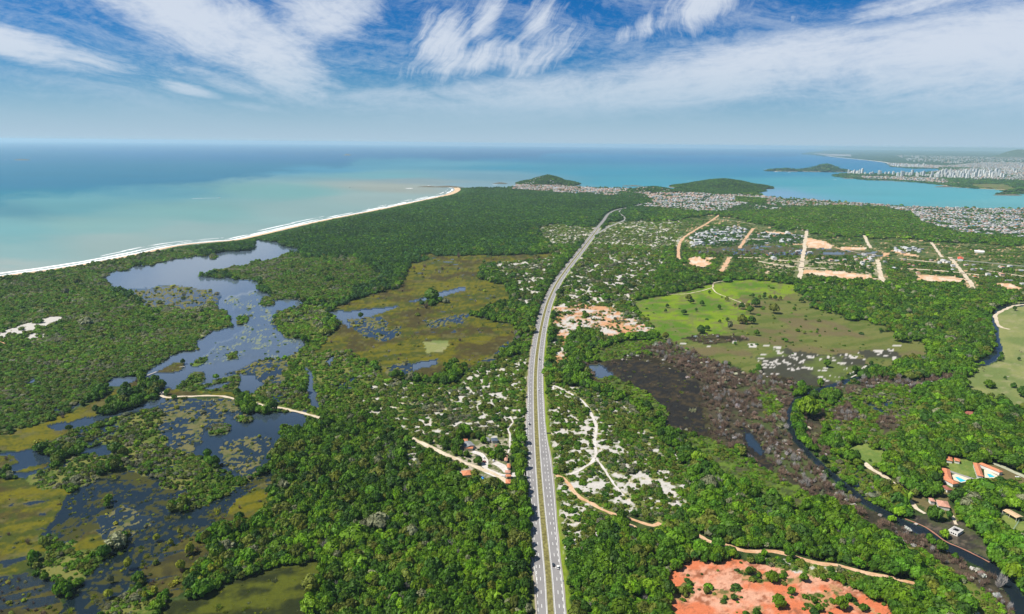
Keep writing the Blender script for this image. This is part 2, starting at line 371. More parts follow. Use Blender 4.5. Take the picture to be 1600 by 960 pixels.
A('W', "640,472 690,455 725,448 729,454 690,463 655,472", 3); A('q', "540,500 600,495 610,525 570,530", 5)
A('q', "660,500 740,490 720,505 670,510", 5); A('q', "590,520 625,510 630,525 600,535 585,533", 4)
A('W', "640,572 655,565 685,561 682,569 660,576 645,580", 3); A('q', "600,575 640,565 645,585 610,588", 4)
A('P', "662,534 700,531 704,540 690,550 664,550", 3); A('q', "745,570 775,550 795,530 800,540 775,562", 4)
# sand scrub (restinga)
A('S', "560,605 610,595 700,600 760,570 822,545 822,660 800,690 740,680 700,660 660,700 600,650 545,640", 7)
A('H', "700,640 735,590 780,565 815,565 812,640 770,680 730,650 690,685 665,680", 8)
A('H', "570,600 580,598 610,640 628,655 612,655 585,625", 3)
A('H', "638,700 655,695 660,735 640,745 632,735", 4)
A('H', "770,410 830,405 880,392 868,410 850,440 840,460 828,480 812,475 800,440 785,425", 6)
A('Y', "640,398 760,400 880,397 865,403 770,412 700,408", 3)
A('s', "838,352 900,352 935,358 905,380 870,388 845,375", 6)
A('h', "0,520 60,500 90,494 102,497 70,510 30,522 0,528", 3); A('O', "0,533 10,536 5,538 0,538", 1); A('h', "50,520 70,521 66,528 40,530", 3)
A('s', "955,345 1060,345 1110,345 1060,385 1010,390 950,395 905,395 930,370", 7)
A('S', "905,395 950,380 1035,385 1045,440 1000,460 990,480 1030,520 960,532 900,560 880,580 858,575 862,520 870,470 885,430", 6)
A('H', "900,420 960,400 1035,405 1030,435 985,440 985,470 930,480 885,470 878,520 870,500 880,450", 7)
A('o', "865,480 910,475 950,480 990,500 1020,520 960,527 900,510 895,560 875,578 864,575 875,540 870,510", 5)
A('F', "1035,410 1060,405 1065,425 1100,430 1130,432 1160,440 1120,445 1060,460 1030,462 1025,440", 4)
A('F', "892,522 940,520 945,540 915,548 890,560 880,545", 4)
A('F', "853,580 905,570 918,560 925,600 930,620 860,600", 4)
A('S', "855,600 920,608 1000,640 1075,730 1085,790 1040,820 960,800 925,850 890,880 870,860 868,800 858,700", 6)
A('H', "862,620 910,615 940,650 960,690 1040,730 1075,760 1060,790 980,790 930,760 905,830 885,870 872,790 862,700", 8)
# meadow and bog
A('G', "990,470 1035,462 1060,458 1120,443 1170,437 1240,445 1250,465 1250,500 1200,530 1120,545 1060,535 1030,525 1000,490", 2.5)
A('g', "1150,470 1250,458 1300,490 1330,500 1420,525 1465,545 1445,557 1375,570 1335,575 1290,598 1240,600 1190,585 1100,560 1060,545 1040,530 1110,530 1150,505 1170,490", 16)
A('k', "1060,528 1110,522 1160,525 1170,532 1110,538", 3); A('k', "1205,560 1260,570 1330,565 1350,575 1290,600 1240,605 1190,590 1190,575", 6)
A('E', "920,565 925,550 980,533 1040,530 1060,545 1050,560 990,552 950,565", 4)
A('k', "905,570 950,563 1000,553 1060,565 1100,590 1110,640 1120,680 1160,700 1100,705 1050,670 1000,625 955,600 925,598", 4)
A('K', "940,572 1000,562 1050,575 1090,590 1095,640 1105,680 1050,665 1000,622 960,600", 4)
A('W', "920,572 940,568 958,585 955,592 932,590", 3)
A('E', "930,590 960,588 1012,615 1045,645 1040,655 1000,628 945,602", 3)
A('D', "1000,545 1040,535 1075,545 1130,570 1190,590 1240,605 1238,640 1245,690 1290,745 1340,785 1420,830 1500,880 1560,905 1585,962 1540,962 1480,900 1400,850 1320,800 1260,770 1210,750 1170,710 1120,685 1100,640 1090,600 1050,570", 7)
A('C', "1250,620 1300,600 1340,590 1300,620 1285,700 1340,730 1390,780 1360,790 1300,740 1262,690", 6); A('D', "1252,640 1290,640 1285,690 1300,715 1275,710 1256,685", 5); A('D', "1300,600 1400,590 1440,612 1380,640 1320,622", 9)
A('E', "1060,668 1110,684 1160,712 1215,745 1275,778 1250,795 1190,775 1120,735 1070,695", 7)
A('C', "1385,830 1440,862 1500,900 1550,935 1575,965 1535,965 1490,925 1430,885 1375,845", 7); A('E', "1180,610 1215,615 1222,650 1195,648", 6)
A('C', "1290,640 1330,610 1400,600 1440,620 1420,690 1380,700 1330,690 1295,680", 8); A('D', "1300,640 1330,632 1345,650 1310,665", 6); A('D', "1370,655 1400,648 1410,668 1380,680", 6)
A('L', "1318,702 1350,690 1385,708 1392,735 1352,728", 5)
A('K', "1155,665 1180,680 1200,715 1215,735 1190,730 1165,700", 4); A('W', "1163,676 1172,678 1195,705 1188,712 1170,695", 2)
A('D', "1400,600 1480,585 1500,590 1470,605 1420,610", 5)
A('h', "1225,560 1270,568 1295,578 1270,585 1240,580 1220,570", 4); A('h', "1275,588 1285,588 1297,600 1290,602", 2); A('h', "1310,578 1330,576 1338,583 1325,587", 3)
A('h', "1455,478 1475,480 1492,482 1480,485 1462,482", 2)
A('J', "1180,556 1215,545 1270,552 1345,560 1355,578 1300,600 1250,598 1195,585", 8); A('J', "1340,545 1400,548 1405,562 1350,562", 6)
for s in ("1210,541 1222,541 1220,545 1210,545", "1063,537 1073,536 1072,539 1064,539", "1104,540 1111,540 1110,544 1104,544", "1170,538 1184,538 1182,543 1172,543", "1193,538 1203,538 1202,542 1194,542", "1215,551 1225,550 1222,554 1214,554",
          "1308,567 1322,566 1325,569 1312,570", "1393,538 1410,539 1408,541 1395,541", "1365,548 1382,547 1380,550 1368,552", "1325,556 1340,556 1338,560 1326,560", "1348,570 1358,571 1356,575 1347,574", "1237,552 1246,553 1243,556 1236,555", "1146,533 1152,533 1151,537 1145,536"): A('h', s, 1.5)
A('P', "1563,480 1600,470 1760,470 1800,700 1600,640 1560,628 1500,603 1512,590 1535,572 1570,562 1562,545 1560,515 1552,490", 3)
A('r', "1640,466 1600,473 1570,478 1552,482 1546,495 1550,515 1554,540 1548,555 1530,563 1520,571 1545,570 1560,560 1566,548 1560,520 1556,497 1562,486 1580,480 1640,476", 1.5)
A('r0', "1345,586 1300,600 1262,612 1240,620 1228,640 1227,665 1236,690 1252,712 1280,742 1320,772 1370,802 1408,822 1460,850 1510,880 1550,905 1575,940 1582,975 1620,975 1608,930 1590,900 1560,880 1520,864 1470,838 1420,806 1380,795 1330,764 1292,735 1264,706 1247,680 1240,655 1244,636 1262,622 1300,606 1345,592", 2)
A('N', "1413,806 1444,804 1455,817 1473,814 1493,815 1514,822 1530,840 1546,864 1547,880 1530,872 1482,846 1455,830 1430,815", 5)
def ribbon_px(pts, w):
    p = P(pts); w = np.interp(np.arange(len(p)), np.linspace(0, len(p) - 1, len(w)), w)[:, None] / 2; d = np.gradient(p, axis=0); d /= np.linalg.norm(d, axis=1)[:, None]; n = np.stack([-d[:, 1], d[:, 0]], -1)
    return np.vstack([p + n * w, (p - n * w)[::-1]])
CLS.pop([c for c, _, _ in CLS].index('r0')) if 'r0' in [c for c, _, _ in CLS] else None
CLS.append(('r', ribbon_px("1345,589 1300,603 1262,616 1242,628 1233,645 1234,665 1243,687 1264,709 1290,734 1317,756 1352,785 1387,805 1422,823 1454,835 1483,855 1521,872 1550,887 1573,910 1588,931 1594,975", [5, 7, 8, 9, 9, 8, 8, 9, 11, 13, 15, 17, 19, 22]), .8))
# red clay pit
A('R', "1039,910 1060,890 1080,877 1100,880 1150,872 1190,880 1230,878 1270,888 1300,905 1346,928 1392,945 1400,985 1300,990 1050,990 1046,940", 12)
A('U', "1150,890 1200,895 1260,905 1240,915 1190,908 1150,900", 9); A('U', "1040,930 1075,905 1095,915 1070,940", 9); A('U', "1110,925 1150,918 1165,930 1130,945", 9); A('U', "1255,930 1290,922 1300,950 1270,965", 8); A('U', "1160,948 1190,945 1195,965 1165,965", 7); A('U', "1300,912 1330,935 1380,960 1340,950 1300,925", 5)
A('S', "1190,868 1300,885 1420,910 1400,925 1300,905 1200,885", 6)
# right: houses, lawns, far plots
A('L', "1470,722 1500,716 1522,722 1524,748 1500,742 1478,738", 2); A('L', "1555,820 1575,800 1592,812 1580,836", 1.5); A('L', "1590,815 1640,800 1640,870 1600,860 1582,838", 3)
A('g', "1500,745 1480,790 1510,815 1490,812 1450,800 1410,770 1350,735 1360,730 1430,770 1460,790 1470,760", 4); A('g', "1545,722 1600,745 1600,765 1570,750 1540,730", 3)
A('t', "710,690 790,680 800,700 795,755 750,765 700,740 690,705 640,690 680,690", 5)
A('b', "1060,345 1110,335 1300,370 1440,375 1600,385 1600,462 1540,455 1450,445 1380,440 1250,437 1130,430 1065,420 1070,385", 5)
A('O', "1074,403 1095,402 1112,412 1100,418 1078,414", 2); A('O', "1100,402 1122,404 1118,407 1102,406", 1.5)
A('O', "1195,363 1230,363 1258,370 1290,378 1300,384 1240,382 1215,376 1195,368", 2); A('O', "1260,380 1300,384 1298,390 1262,388", 1.5); A('O', "1314,386 1356,387 1352,391 1314,391", 1)
A('p', "1180,400 1370,410 1376,440 1250,434 1180,428", 3)
A('O', "1255,421 1300,424 1362,430 1370,438 1310,435 1255,427", 1.5); A('O', "1434,430 1480,431 1515,437 1518,443 1470,440 1434,438", 2); A('O', "1555,442 1580,444 1600,452 1590,455 1560,448", 2); A('O', "1204,394 1218,387 1216,393 1206,396", 1)
A('O', "1388,390 1405,392 1440,400 1415,400", 1.5); A('O', "1378,394 1390,396 1388,401 1377,399", 1)
A('n', "1080,392 1140,385 1180,383 1260,387 1380,395 1380,400 1180,400 1100,398", 2)
A('T', "800,291 860,290 940,294 1040,297 1100,303 1180,306 1250,312 1350,318 1430,323 1600,328 1600,374 1500,366 1440,350 1380,325 1300,323 1200,330 1130,333 1030,327 985,322 1010,316 940,306 880,304 800,297", 2)
A('T', "1080,362 1120,352 1180,365 1262,367 1260,380 1180,383 1130,385 1085,380", 2)
A('F', "1350,327 1420,333 1440,352 1390,350 1350,340", 2); A('F', "1150,309 1200,312 1190,318 1150,316", 1); A('F', "985,300 1010,308 1020,318 960,322 930,312", 2)
FAR_LAND += [P("796,294.5 806,290.5 822,287 850,285.5 880,286.5 896,290 905,294.5"), P("1036,299.5 1052,295.5 1090,291 1140,290 1180,294 1200,298.5 1186,301.5 1165,303 1100,301")]
FARC = [('T', P("798,295 806,290 835,288.5 895,290 905,295"), .5), ('T', P("1310,273 1470,277 1487,291 1450,285 1394,282 1320,278"), 1.0), ('g', P("1510,288 1570,287 1600,300 1560,303 1530,294"), 1.0), ('T', P("1385,255 1470,259 1466,264 1395,261"), .6), ('T', P("1455,268 1540,262 1640,262 1640,283 1560,282 1480,280"), 2.5)]

# the highway: median line, traced in pixels
HW_PX = P("869,1060 861,960 856.9,900 851,840 844.5,770 839.5,700 837,640 836.4,600 837.3,575 839.8,548 845,515 852,485 859,465 871,441 887.5,417.5 907.5,392.5 922,373.5 935,356.5")
HWY = dense(np.stack(G(HW_PX[:, 0], HW_PX[:, 1]), -1), 8)
ROAD2 = dense(np.stack(G(*P("933,357 943,345 951,334.5 964,328 979,325 992,322.5 1003,319").T), -1), 15)
RAMP = dense(np.stack(G(*P("927,369 938,362.5 947,357.2 962,350 972,346 977,342.8 974,338.5 967,332.5 969,329.5 978,326").T), -1), 10)

def classify(px, py, x, y):
    n = px.size
    # outlines are roughened with noise
    w1 = (fbm(px / 16, py / 8, 4, 11) - .5) * 2; w2 = (fbm(px / 16, py / 8, 4, 51) - .5) * 2
    cls = np.full(px.shape, 'F')
    for c, poly, wp in CLS:
        cls[inpoly(np.clip(px + w1 * wp * 2.0, 2.0, 1598.0), np.minimum(py + w2 * wp * 1.0, 958.0), poly)] = c
    cls[(cls == 'F') & (py < 520 - .30 * (px - 400) + w1 * 60)] = 'f'
    sea = inpoly(px, py + w2 * .25, SEA_P)
    land = np.zeros(px.shape, bool)
    for poly in FAR_LAND: land |= inpoly(px + w1, py + w2 * .5, poly)
    cls[sea] = 'Z'; cls[(py < 304) & land] = 'f'
    for c, poly, wp in FARC: cls[land & inpoly(px + w1 * wp * 2, py + w2 * wp, poly)] = c
    cls[(py <= horizon_row(px) + 4.0)] = 'Z'
    return cls
def hw_dist(x, y):
    d, s = pdist(x, y, HWY, 60); return d, s

# ------------------------------------------------------------------ ground colours
def hexc(r, g, b): return np.array([r, g, b], float)
def mixc(a, b, t): return a * (1 - t[:, None]) + b * t[:, None]
def sand_noise(x, y):
    return .5 * fbm(x / 17, y / 17, 4, 5, .62) + .5 * fbm(x / 6.0, y / 6.0, 3, 9, .62) + .05 * sst(y, 900, 1150)
def ground_colour(cls, px, py, x, y):
    n = len(x); col = np.zeros((n, 3)); wet = np.zeros(n)
    a = fbm(x / 60, y / 60, 4, 21); b = fbm(x / 14, y / 14, 4, 33, .6); c = fbm(x / 4.5, y / 4.5, 3, 44, .6); sn = sand_noise(x, y)
    # streaks running along the old beach ridges
    st = fbm((x * .9 + y * .42) / 90, (y * .9 - x * .42) / 14, 4, 77, .6)
    gul = (1 - sst(abs(fbm(x / 20 + b, y / 12 + b, 4, 131, .6) - .5), .008, .035)) * sst(a, .42, .55)     # erosion gullies
    def put(k, colr, w=None):
        m = cls == k
        if m.any():
            col[m] = colr(m)
            if w is not None: wet[m] = w(m)
    K = lambda *q: np.array(q)
    scrub = lambda m: mixc(K(.085, .118, .020), K(.165, .18, .05), sst(b[m], .35, .7))
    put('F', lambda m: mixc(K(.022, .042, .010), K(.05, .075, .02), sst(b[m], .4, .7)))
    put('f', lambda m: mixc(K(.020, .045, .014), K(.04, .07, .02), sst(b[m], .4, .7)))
    put('C', lambda m: mixc(K(.075, .11, .018), K(.145, .15, .038), sst(b[m], .38, .6)), lambda m: .9 * sst(a[m] + .3 * c[m], .78, .84))
    put('V', lambda m: mixc(K(.045, .07, .022), K(.11, .125, .05), sst(b[m], .4, .7)), lambda m: .9 * sst(a[m] + .4 * b[m], .86, .92))
    white = K(.47, .445, .41)
    for k, th in (('S', .612), ('H', .548), ('s', .62)):
        put(k, lambda m: mixc(scrub(m), mixc(white, K(.55, .47, .38), sst(b[m], .62, .8)), sst(sn[m], th - .032, th + .030)))
    put('h', lambda m: mixc(K(.2, .2, .12), white, sst(sn[m] + .25 * (c[m] - .5), .38, .44)))
    put('o', lambda m: mixc(mixc(K(.50, .27, .14), white, sst(a[m] * .6 + b[m] * .4, .44, .58)), mixc(scrub(m), K(.30, .13, .05), sst(c[m], .4, .6)), sst(1 - sn[m], .455, .52)))
    yel = lambda m: mixc(mixc(K(.115, .106, .005), K(.046, .060, .008), sst(st[m] * .6 + c[m] * .4, .40, .58)), K(.048, .036, .013), .85 * sst(a[m] * .6 + b[m] * .4, .48, .62))
    put('Y', lambda m: mixc(yel(m), K(.12, .115, .035), .6 * sst(b[m], .58, .75)), lambda m: .7 * sst(st[m] * .6 + b[m] * .4, .62, .72))
    put('y', lambda m: mixc(K(.072, .066, .014), K(.036, .034, .013), sst(b[m], .35, .65)), lambda m: .6 * sst(st[m], .52, .62))
    put('m', lambda m: mixc(K(.070, .082, .008), K(.020, .026, .007), sst(st[m] * .5 + b[m] * .5, .40, .6)))  # darker tone: shadows among the marsh growth put into the colour
    put('q', lambda m: mixc(K(.13, .12, .05), K(.06, .08, .025), sst(c[m], .35, .65)), lambda m: sst(b[m] * .5 + c[m] * .5, .45, .52))
    put('n', lambda m: mixc(K(.09, .075, .04), K(.06, .07, .025), sst(c[m], .35, .65)), lambda m: .8 * sst(st[m], .52, .6))
    put('G', lambda m: mixc(mixc(K(.075, .150, .010), K(.15, .225, .010), sst(a[m], .42, .62)), K(.13, .135, .045), .85 * sst(b[m], .48, .66)))
    put('g', lambda m: mixc(mixc(K(.125, .135, .036), K(.08, .11, .020), sst(st[m], .4, .65)), K(.13, .10, .05), .8 * sst(a[m], .52, .7)))
    put('P', lambda m: mixc(mixc(K(.20, .215, .075), K(.13, .17, .05), sst(a[m], .42, .62)), K(.26, .24, .13), .6 * sst(b[m], .55, .75)))
    put('p', lambda m: mixc(mixc(K(.10, .125, .035), K(.25, .23, .15), sst(st[m], .48, .62)), K(.5, .38, .25), sst(b[m], .64, .72)))
    put('b', lambda m: mixc(mixc(K(.05, .085, .02), K(.12, .13, .045), sst(b[m], .42, .65)), K(.52, .34, .2), sst(st[m] * .5 + c[m] * .5, .62, .68)))
    put('E', lambda m: mixc(mixc(K(.095, .15, .020), K(.05, .07, .02), sst(c[m], .42, .62)), K(.07, .06, .03), .8 * sst(b[m], .54, .68)), lambda m: .5 * sst(b[m], .62, .7))
    put('k', lambda m: mixc(K(.06, .055, .022), K(.022, .018, .010), sst(b[m], .35, .6)), lambda m: .25 * sst(b[m], .5, .6))
    put('K', lambda m: mixc(K(.017, .016, .015), K(.045, .034, .018), sst(b[m] * .6 + c[m] * .4, .5, .66)), lambda m: .22 * (1 - sst(b[m], .5, .62)))
    put('D', lambda m: mixc(mixc(K(.065, .055, .032), K(.03, .028, .018), sst(b[m], .4, .62)), K(.06, .085, .022), .8 * sst(a[m], .52, .66)), lambda m: .3 * sst(a[m], .6, .66))
    put('N', lambda m: mixc(mixc(K(.036, .033, .026), K(.12, .095, .07), sst(st[m] * .5 + c[m] * .5, .48, .66)), K(.07, .08, .03), .6 * sst(b[m], .55, .7)))
    put('R', lambda m: mixc(mixc(K(.52, .155, .070), K(.56, .30, .20), sst(a[m] * .5 + b[m] * .5, .46, .64)), K(.27, .10, .05), np.maximum(sst(c[m] * .6 + b[m] * .4, .56, .70), .75 * gul[m])))
    put('U', lambda m: mixc(K(.10, .11, .03), K(.42, .22, .11), sst(c[m], .4, .62)))
    put('O', lambda m: mixc(K(.56, .34, .19), K(.62, .50, .38), sst(b[m], .42, .66)))
    put('J', lambda m: mixc(mixc(K(.09, .12, .025), K(.045, .045, .03), sst(a[m], .4, .6)), white, sst(b[m] * .65 + c[m] * .35, .60, .63)))
    put('L', lambda m: mixc(K(.17, .21, .05), K(.11, .17, .035), sst(b[m], .4, .6)))
    put('t', lambda m: mixc(K(.10, .12, .04), K(.34, .30, .23), sst(b[m] * .6 + c[m] * .4, .46, .6)))
    put('T', lambda m: mixc(K(.045, .075, .028), K(.25, .23, .19), sst(c[m], .50, .66)))
    # water bodies: peat-dark near by, with floating lily mats
    lily = 1 - sst(abs(fbm((x + 90 * a) / 34, (y + 160 * a) / 60, 5, 91, .62) - .5), .012, .045)
    put('W', lambda m: mixc(K(.018, .032, .048), K(.085, .115, .155), 1 - sst(py[m], 540, 690)) + 0 * c[m][:, None], lambda m: np.ones(m.sum()))  # far lagoon paler, sky reflection put into its base colour
    put('r', lambda m: K(.010, .016, .022) + 0 * c[m][:, None], lambda m: np.ones(m.sum()))
    put('w', lambda m: mixc(K(.007, .014, .018), K(.05, .052, .016), sst(b[m] * .5 + c[m] * .5 + .4 * (a[m] - .5), .545, .60)), lambda m: 1 - .9 * sst(b[m] * .5 + c[m] * .5 + .4 * (a[m] - .5), .545, .60))
    put('X', lambda m: mixc(K(.08, .108, .14), K(.19, .22, .12), lily[m] * (.4 + .6 * sst(c[m], .3, .6))), lambda m: 1 - .85 * lily[m] * sst(c[m], .3, .6))
    return col, wet
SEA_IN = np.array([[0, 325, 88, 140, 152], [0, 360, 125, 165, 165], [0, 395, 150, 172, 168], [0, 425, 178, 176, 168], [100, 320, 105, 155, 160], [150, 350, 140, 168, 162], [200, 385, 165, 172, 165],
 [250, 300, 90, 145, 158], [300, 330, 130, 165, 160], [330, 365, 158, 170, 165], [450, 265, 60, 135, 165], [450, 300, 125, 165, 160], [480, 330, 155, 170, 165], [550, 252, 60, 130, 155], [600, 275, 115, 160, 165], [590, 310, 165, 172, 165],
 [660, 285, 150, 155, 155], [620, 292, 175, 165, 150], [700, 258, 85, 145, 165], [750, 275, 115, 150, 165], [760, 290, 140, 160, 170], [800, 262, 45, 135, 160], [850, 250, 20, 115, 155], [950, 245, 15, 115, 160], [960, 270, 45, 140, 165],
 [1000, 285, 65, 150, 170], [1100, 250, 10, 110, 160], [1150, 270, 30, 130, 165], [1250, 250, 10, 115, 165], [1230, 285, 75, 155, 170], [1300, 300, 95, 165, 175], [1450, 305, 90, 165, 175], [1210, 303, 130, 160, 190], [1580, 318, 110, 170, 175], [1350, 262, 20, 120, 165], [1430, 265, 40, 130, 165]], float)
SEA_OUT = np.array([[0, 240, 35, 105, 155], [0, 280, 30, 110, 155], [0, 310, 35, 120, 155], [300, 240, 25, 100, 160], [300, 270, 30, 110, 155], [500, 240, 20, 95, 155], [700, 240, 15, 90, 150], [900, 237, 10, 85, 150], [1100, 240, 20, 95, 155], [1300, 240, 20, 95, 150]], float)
PLUME = P("-3000,500 -500,330 0,317 60,307 105,306 110,301 200,297 300,288 380,280 450,262 520,262 545,250 560,248 700,249 840,247 870,240 960,239 1100,242 1300,246 3000,246 3000,800 -3000,900")
def lin(c): c = np.asarray(c, float) / 255; return np.where(c < .04045, c / 12.92, ((c + .055) / 1.055) ** 2.4)
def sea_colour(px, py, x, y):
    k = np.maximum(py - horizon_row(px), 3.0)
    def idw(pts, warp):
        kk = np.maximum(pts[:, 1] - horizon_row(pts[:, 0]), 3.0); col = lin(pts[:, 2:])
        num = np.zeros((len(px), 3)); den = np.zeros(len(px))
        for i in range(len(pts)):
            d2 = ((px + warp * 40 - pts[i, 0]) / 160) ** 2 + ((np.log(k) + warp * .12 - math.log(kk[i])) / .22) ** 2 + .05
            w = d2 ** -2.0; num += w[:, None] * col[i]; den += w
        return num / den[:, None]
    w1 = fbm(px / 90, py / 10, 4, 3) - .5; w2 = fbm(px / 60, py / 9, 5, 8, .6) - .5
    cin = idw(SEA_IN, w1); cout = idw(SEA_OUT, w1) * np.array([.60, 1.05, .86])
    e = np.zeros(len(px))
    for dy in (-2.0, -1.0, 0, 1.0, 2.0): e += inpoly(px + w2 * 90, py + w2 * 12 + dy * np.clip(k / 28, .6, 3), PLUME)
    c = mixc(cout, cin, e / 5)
    # long slicks and wind bands
    bands = fbm(x / 900 + y / 2200, y / 500, 5, 61, .6) - .5
    return c * (1 + .22 * bands)[:, None]

# ------------------------------------------------------------------ the ground sheet, its mesh finer towards the near side; split into land, sea and fresh water
def lattice():
    k = np.concatenate([np.array([4.7, 5.3, 6.0, 6.8, 7.6, 8.5, 9.4]), np.arange(10.4, 24, .9), np.arange(24, 60, 1.2), np.arange(60, 160, 1.5), np.arange(160, 760, 2.0), np.arange(760, 1400, 12)])
    u = np.concatenate([np.arange(-2600, -830, 30), np.arange(-830, 832, 2.0), np.arange(860, 2630, 30)])
    U, Kk = np.meshgrid(u, k)
    d = U[..., None] * right0 + (255.5 - Kk)[..., None] * np.array([0, math.sin(PITCH), math.cos(PITCH)]) + FPX * fwd
    t = -H / d[..., 2]
    return d[..., 0] * t, d[..., 1] * t
LX, LY = lattice(); NR, NC = LX.shape
fx, fy = LX.ravel(), LY.ravel(); fpx, fpy = PX(fx, fy)
fcls = classify(fpx, fpy, fx, fy)
dH, sH = hw_dist(fx, fy)
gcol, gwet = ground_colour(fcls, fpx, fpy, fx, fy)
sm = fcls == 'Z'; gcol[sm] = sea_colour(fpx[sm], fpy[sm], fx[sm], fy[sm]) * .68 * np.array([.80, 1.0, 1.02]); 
# mown verges: yellow-green on the right, drier on the left; bare soil beside the asphalt
vn = fbm(fx / 5, fy / 5, 3, 66)
near = (dH < 19) & (fcls != 'W')
vg = np.where(sH[:, None] > 0, np.array([.17, .235, .02]), np.array([.15, .155, .045])) * (.7 + .5 * vn)[:, None]
wv = (1 - sst(dH + (vn - .5) * 4, np.where(sH > 0, 13.5, 12.2), np.where(sH > 0, 16.5, 14)))
gcol[near] = mixc(gcol, vg, wv)[near]; gwet[near] *= (1 - wv[near])
gz = np.where(np.isin(fcls, list('ZWr')), -.5, 0.0)
gz[fcls == 'w'] = -.3
idx = np.arange(NR * NC).reshape(NR, NC)
quads = np.stack([idx[:-1, :-1], idx[:-1, 1:], idx[1:, 1:], idx[1:, :-1]], -1).reshape(-1, 4)[:, ::-1]
wc = np.zeros(NR * NC, int); wc[fcls == 'Z'] = 1; wc[np.isin(fcls, list('WXw'))] = 2; wc[fcls == 'r'] = 3
q0 = wc[quads]; same = (q0 == q0[:, :1]).all(1); fc = np.where(same, q0[:, 0], 0)

def ground_mat():
    m = bpy.data.materials.new('land_cover'); m.use_nodes = True; w = NT(m.node_tree); b = w.n['Principled BSDF']
    geo = w.new('ShaderNodeNewGeometry').outputs['Position']
    c = w.new('ShaderNodeAttribute', attribute_name='col').outputs['Color']; wt = w.new('ShaderNodeAttribute', attribute_name='wet').outputs['Fac']
    n1 = w.noise(geo, .9, 4, .65); n2 = w.noise(geo, .22, 4, .6)
    k = w.math('MULTIPLY_ADD', n1, .7, .65); k = w.math('MULTIPLY', k, w.math('MULTIPLY_ADD', n2, .6, .7))
    c2 = w.mix(1.0, c, w.comb(k, k, k), 'MULTIPLY')
    # tussocks of grass and rotting stems
    w.l.new(c2, b.inputs['Base Color']); b.inputs['Roughness'].default_value = .95; b.inputs['Specular IOR Level'].default_value = .1
    bn = w.new('ShaderNodeBump'); bn.inputs['Distance'].default_value = .7; bn.inputs['Strength'].default_value = .8
    w.l.new(w.noise(geo, .45, 6, .7), bn.inputs['Height']); w.l.new(bn.outputs[0], b.inputs['Normal'])
    g = w.new('ShaderNodeBsdfPrincipled'); g.inputs['Base Color'].default_value = (.012, .022, .030, 1); g.inputs['Roughness'].default_value = .12
    f = w.step(w.math('ADD', wt, w.math('MULTIPLY', w.math('SUBTRACT', n1, .5), .8)), .35, .65)
    mx = w.new('ShaderNodeMixShader'); w.l.new(f, mx.inputs[0]); w.l.new(b.outputs[0], mx.inputs[1]); w.l.new(g.outputs[0], mx.inputs[2])
    w.l.new(mx.outputs[0], w.n['Material Output'].inputs[0]); return m
def water_mat(name, sea, refl=.55):
    m = bpy.data.materials.new(name); m.use_nodes = True; w = NT(m.node_tree); b = w.n['Principled BSDF']
    geo = w.new('ShaderNodeNewGeometry').outputs['Position']
    c = w.new('ShaderNodeAttribute', attribute_name='col').outputs['Color']
    w.l.new(c, b.inputs['Base Color']); b.inputs['Roughness'].default_value = .45 if sea else .10
    b.inputs['Specular IOR Level'].default_value = .10 if sea else refl
    bn = w.new('ShaderNodeBump'); bn.inputs['Distance'].default_value = 1.2 if sea else .25; bn.inputs['Strength'].default_value = .5 if sea else .25
    w.l.new(w.noise(geo, .03 if sea else .25, 6, .65), bn.inputs['Height']); w.l.new(bn.outputs[0], b.inputs['Normal'])
    if not sea:   # floating leaves where the colour map is pale
        wt = w.new('ShaderNodeAttribute', attribute_name='wet').outputs['Fac']; w.l.new(w.math('MULTIPLY', w.math('POWER', wt, 2.0), refl), b.inputs['Specular IOR Level'])
        r = w.math('MULTIPLY_ADD', wt, -.75, .85); w.l.new(r, b.inputs['Roughness'])
    return m
M_GROUND = ground_mat(); M_SEA = water_mat('sea_water', True); M_LAKE = water_mat('lagoon_water', False, .5); M_RIVER = water_mat('river_water', False, .10)
def part_mesh(name, sel, m):
    q = quads[sel]; used = np.unique(q); remap = np.full(NR * NC, -1); remap[used] = np.arange(len(used))
    v = np.stack([fx[used], fy[used], gz[used]], -1)
    return mesh_np(name, v, remap[q], m, {'col': ('FLOAT_COLOR', 'POINT', gcol[used]), 'wet': ('FLOAT', 'POINT', gwet[used])}, kind='structure', smooth=True)
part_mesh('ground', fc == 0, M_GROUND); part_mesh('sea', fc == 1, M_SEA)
part_mesh('lagoon', fc == 2, M_LAKE); part_mesh('river', fc == 3, M_RIVER)

